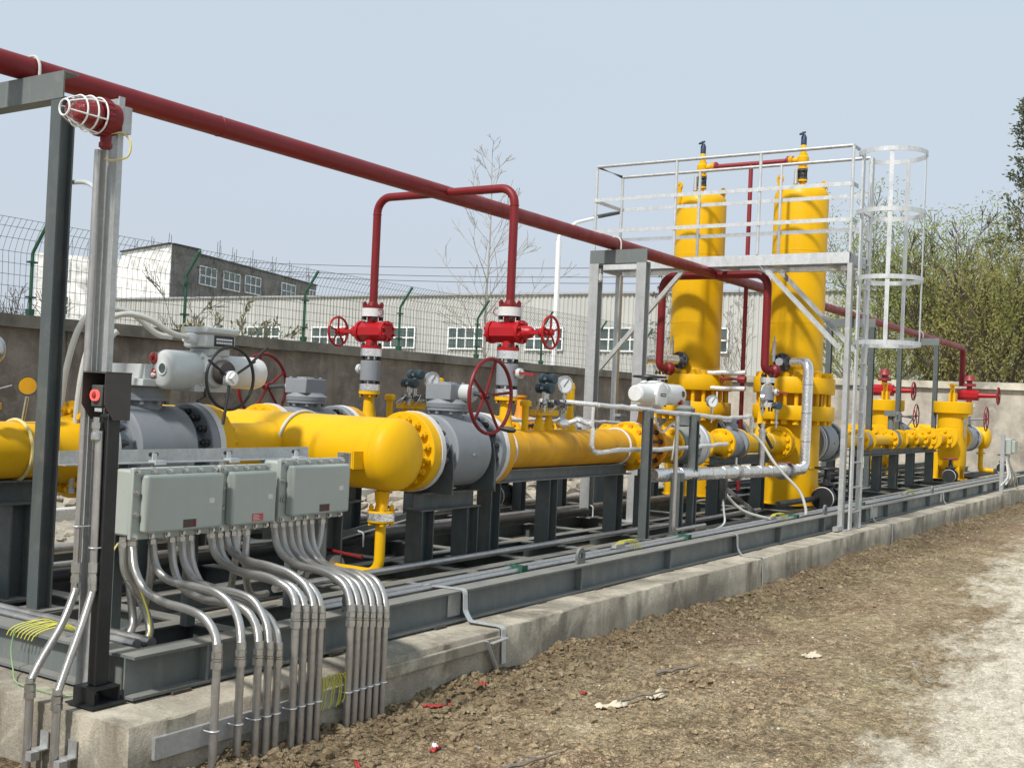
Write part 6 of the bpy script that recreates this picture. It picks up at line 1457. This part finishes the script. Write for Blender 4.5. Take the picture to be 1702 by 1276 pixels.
solo('hand_sensor', B().box(10.36,10.42,4.20,4.26,.72,.92).box(10.37,10.41,4.197,4.20,.80,.86), M['black'], 'small black sensor box on a post below the regulator', 'sensor', None, 0, .006)
# cable of the sensor
solo('cable', B().spline([(10.39,4.23,.72),(10.40,4.22,.6),(10.38,4.2,.5),(10.2,4.18,.46),(9.9,4.18,.45)],.010,7,7), M['actuator'], 'grey cable dropping from the black sensor box', 'cable')

# ================================================================== white actuator on the orange valve
wa = thing('electric_actuator', 'off white electric actuator with flat black handwheel on the front regulating line', 'actuator', (9.50, 4.60, 1.6)); x, y, z = 9.50, 4.60, 1.70
part('centre_housing', B().lathe((x,y+.13,z),(0,-1,0),[(0,.118),(.02,.13),(.20,.13),(.23,.12),(.235,.105),(.236,.001)],8) , M['white_act'], wa, 20, None, .008)
pl_ = part('nameplate', B().box(x-.055,x+.055,y-.1115,y-.1085,z-.014,z+.014), M['black'], wa, 0)
q = B()
for i in range(8): q.box(x-.045+.0115*i,x-.037+.0115*i,y-.1128,y-.1117,z-.004,z+.004)
part('plate_lettering', q, M['dial'], pl_, 0)
part('motor', B().lathe((x-.08,y,z-.0),(-1,0,0),[(0,.085),(.03,.078),(.27,.078),(.285,.066),(.286,.001)],26), M['white_act'], wa)
part('control_cover', B().lathe((x+.08,y,z+.01),(1,0,0),[(0,.095),(.06,.10),(.07,.108),(.11,.108),(.12,.10),(.45,.10),(.475,.085),(.48,.001)],30), M['white_act'], wa)
part('display_window', B().lathe((x+.46,y-.097,z+.02),(0,-1,0),[(-.02,.03),(.006,.03)],16), M['black'], wa); part('red_knob', B().lathe((x+.45,y-.078,z-.06),(0,-1,0),[(-.02,.025),(.02,.022)],14), M['redglass'], wa)
rm = B(); sp = B(); handwheel(rm, sp, (x+.02,y+.05,z+.165),(0,0,1),.15,.010,4,.03,.02); w = part('handwheel', rm, M['black'], wa); part('spokes', sp, M['black'], w); part('wheel_shaft', B().cyl((x+.02,y+.05,z+.10),(x+.02,y+.05,z+.16),.03,None,14), M['black'], wa)
part('base', B().box(x-.07,x+.12,y-.03,y+.20,z-.16,z-.10), M['white_act'], wa, 0, None, .01)
pressure_gauge(10.9, 4.60, 1.67, cam_dir(11,4.6)+.6, 'round pressure gauge above the silver regulator', .16, .062)
pressure_gauge(12.42, 4.62, 1.74, cam_dir(12,4.6)+1.5, 'pressure gauge seen edge on beside the right red drop pipe', .14, .06)
transmitter(12.55, 4.50, 1.66, cam_dir(12,4.6)+.3, 'dark teal transmitter under the right red drop pipe', .2)
VC = dup(VVA, (5.62, -.02, .02), 'grey vent valve below the elbow of the right red drop pipe'); VD = dup(VVB, (5.62, 0, .02), 'grey vent valve below the elbow of the left red drop pipe')
solo('hose_loop', B().torus((12.55,4.62,1.82),(.5,1,0),.09,.008,20,7,0,PI), M['hose'], 'pale hose loop over the gauge at the right red drop pipe', 'hose')
solo('black_lever', B().bar((12.0,4.5,1.45),(12.12,4.38,1.18),.03,.03), M['black'], 'black sampling lever hanging before the right yellow spool', 'lever', None, 0, .006)
solo('sample_pot', B().cyl((11.9,4.42,.98),(11.9,4.42,1.36),.035,None,16).lathe((11.9,4.42,1.36),(0,0,1),[(0,.045),(.03,.045),(.035,.02),(.10,.02)],14), M['bare'], 'small steel sample pot at the front of the right yellow spool', 'pot')

# left edge instruments
t = thing('pressure_gauge', 'large bright gauge case at the left image edge beside the portal', 'gauge', (3.33, 5.2, 1.42))
part('case', B().ball((3.30,5.22,1.735),.075,18,(.7,1,1)), M['bare'], t); part('stem', B().cyl((3.32,5.22,1.67),(3.32,5.4,1.38),.012,None,8), M['bare'], t)
t = thing('position_indicator', 'yellow round disc with a dark rim behind the left portal post', 'indicator', (3.62, 5.40, 1.40)); d = V((-.62,-.78,0)).normalized()
part('disc', B().lathe((3.62,5.40,1.56),d,[(0,.001),(0,.046),(.006,.048),(.008,.001)],28), M['yellow_old'], t); part('rim', B().torus(V((3.62,5.40,1.56))+d*.004,d,.049,.005,30,6), M['wire_dark'], t); part('stem', B().cyl((3.62,5.40,1.50),(3.62,5.43,1.36),.01,None,8), M['bare'], t)
t = thing('drain_cock', 'small brass topped yellow vent cock at the left image edge', 'valve', (3.40, 5.34, 1.38)); X, Y = 3.40, 5.34
part('stub', B().lathe((X,Y,1.36),(0,0,1),[(0,.02),(.07,.02),(.075,.032),(.105,.032),(.11,.02),(.13,.02)],16), M['yellow'], t); part('cock', B().lathe((X,Y,1.49),(0,0,1),[(0,.014),(.02,.014),(.022,.02),(.045,.02),(.05,.01),(.085,.01)],6), M['bare'], t); part('lever', B().bar((X,Y,1.535),(X+.07,Y-.03,1.56),.010,.005), M['galv_white'], t, 0)
part('strap', B().torus((3.60,YM,ZP),(1,0,0),.162,.010,40,8), M['straw'], ip)

# ================================================================== litter
def sheet(name, x, y, sx, sy, m, label, cat, seed, hgt=.02, a=0):
    R = random.Random(seed); b = B(); n = 9
    for i in range(n):
        for j in range(n):
            u, w = (i/(n-1)-.5)*sx, (j/(n-1)-.5)*sy
            e = 1-.35*noise.noise(V((i*.5, j*.5, seed))); px = x+(u*math.cos(a)-w*math.sin(a))*e; py = y+(u*math.sin(a)+w*math.cos(a))*e
            b.v.append(V((px, py, gh(px,py)+.006+hgt*abs(noise.noise(V((i*.55, j*.55, seed+3))))*1.8)))
    for i in range(n-1):
        for j in range(n-1): k = i*n+j; b.f.append([k,k+1,k+n+1,k+n])
    o = solo(name, b, M[m], label, cat, None, 60); md = o.modifiers.new('thick', 'SOLIDIFY'); md.thickness = .002; return o
sheet('plastic_scrap', 4.10, 2.98, .09, .035, 'cloth_red', 'red plastic half of the scrap lying under a white piece', 'litter', 3, .015, .3)
sheet('paper_scrap', 4.13, 3.0, .045, .035, 'white', 'folded white paper scrap on the brown soil in the foreground', 'litter', 4, .015, .5)
sheet('plastic_scrap', 3.73, 3.12, .07, .02, 'cloth_red', 'small red scrap nearest the bottom edge', 'litter', 5, .012, .9)
sheet('plastic_scrap', 4.62, 3.36, .17, .018, 'cloth_red', 'long thin red plastic strip by the conduits', 'litter', 6, .01, -.4)
sheet('plastic_scrap', 5.04, 3.38, .05, .025, 'cloth_red', 'small red scrap near the steel bracket', 'litter', 7, .015, 0)
sheet('plastic_scrap', 5.42, 2.96, .09, .03, 'cloth_red', 'red scrap on open soil left of the pale rags', 'litter', 8, .012, .2)
sheet('rag', 5.32, 2.74, .17, .06, 'rag', 'flat pale rag lying on the brown soil', 'rag', 9, .02, -.5)
sheet('rag', 5.62, 2.63, .12, .05, 'rag', 'crumpled pale rag beside the flat one', 'rag', 10, .022, -.3)
sheet('rag', 7.35, 2.33, .15, .06, 'rag', 'white torn scrap alone on the soil at the right', 'litter', 11, .02, -.3)
def stick(p, q, r, label): return solo('stick', B().sweep([V(p).lerp(V(q), i/6)+V((rnd.gauss(0,.006), rnd.gauss(0,.006), rnd.gauss(0,.004)+.012)) for i in range(7)], [r*(1-.5*i/6) for i in range(7)], 6), M['bark'], label, 'stick')
stick((4.05,2.60,.02),(4.36,2.50,.04), .010, 'bare stick lying at the bottom edge of the picture')
stick((6.10,2.86,.02),(6.42,2.72,.03), .012, 'short forked stick on the soil in the middle'); stick((5.36,2.72,.03),(5.66,2.60,.04), .009, 'thin stick between the two pale rags')
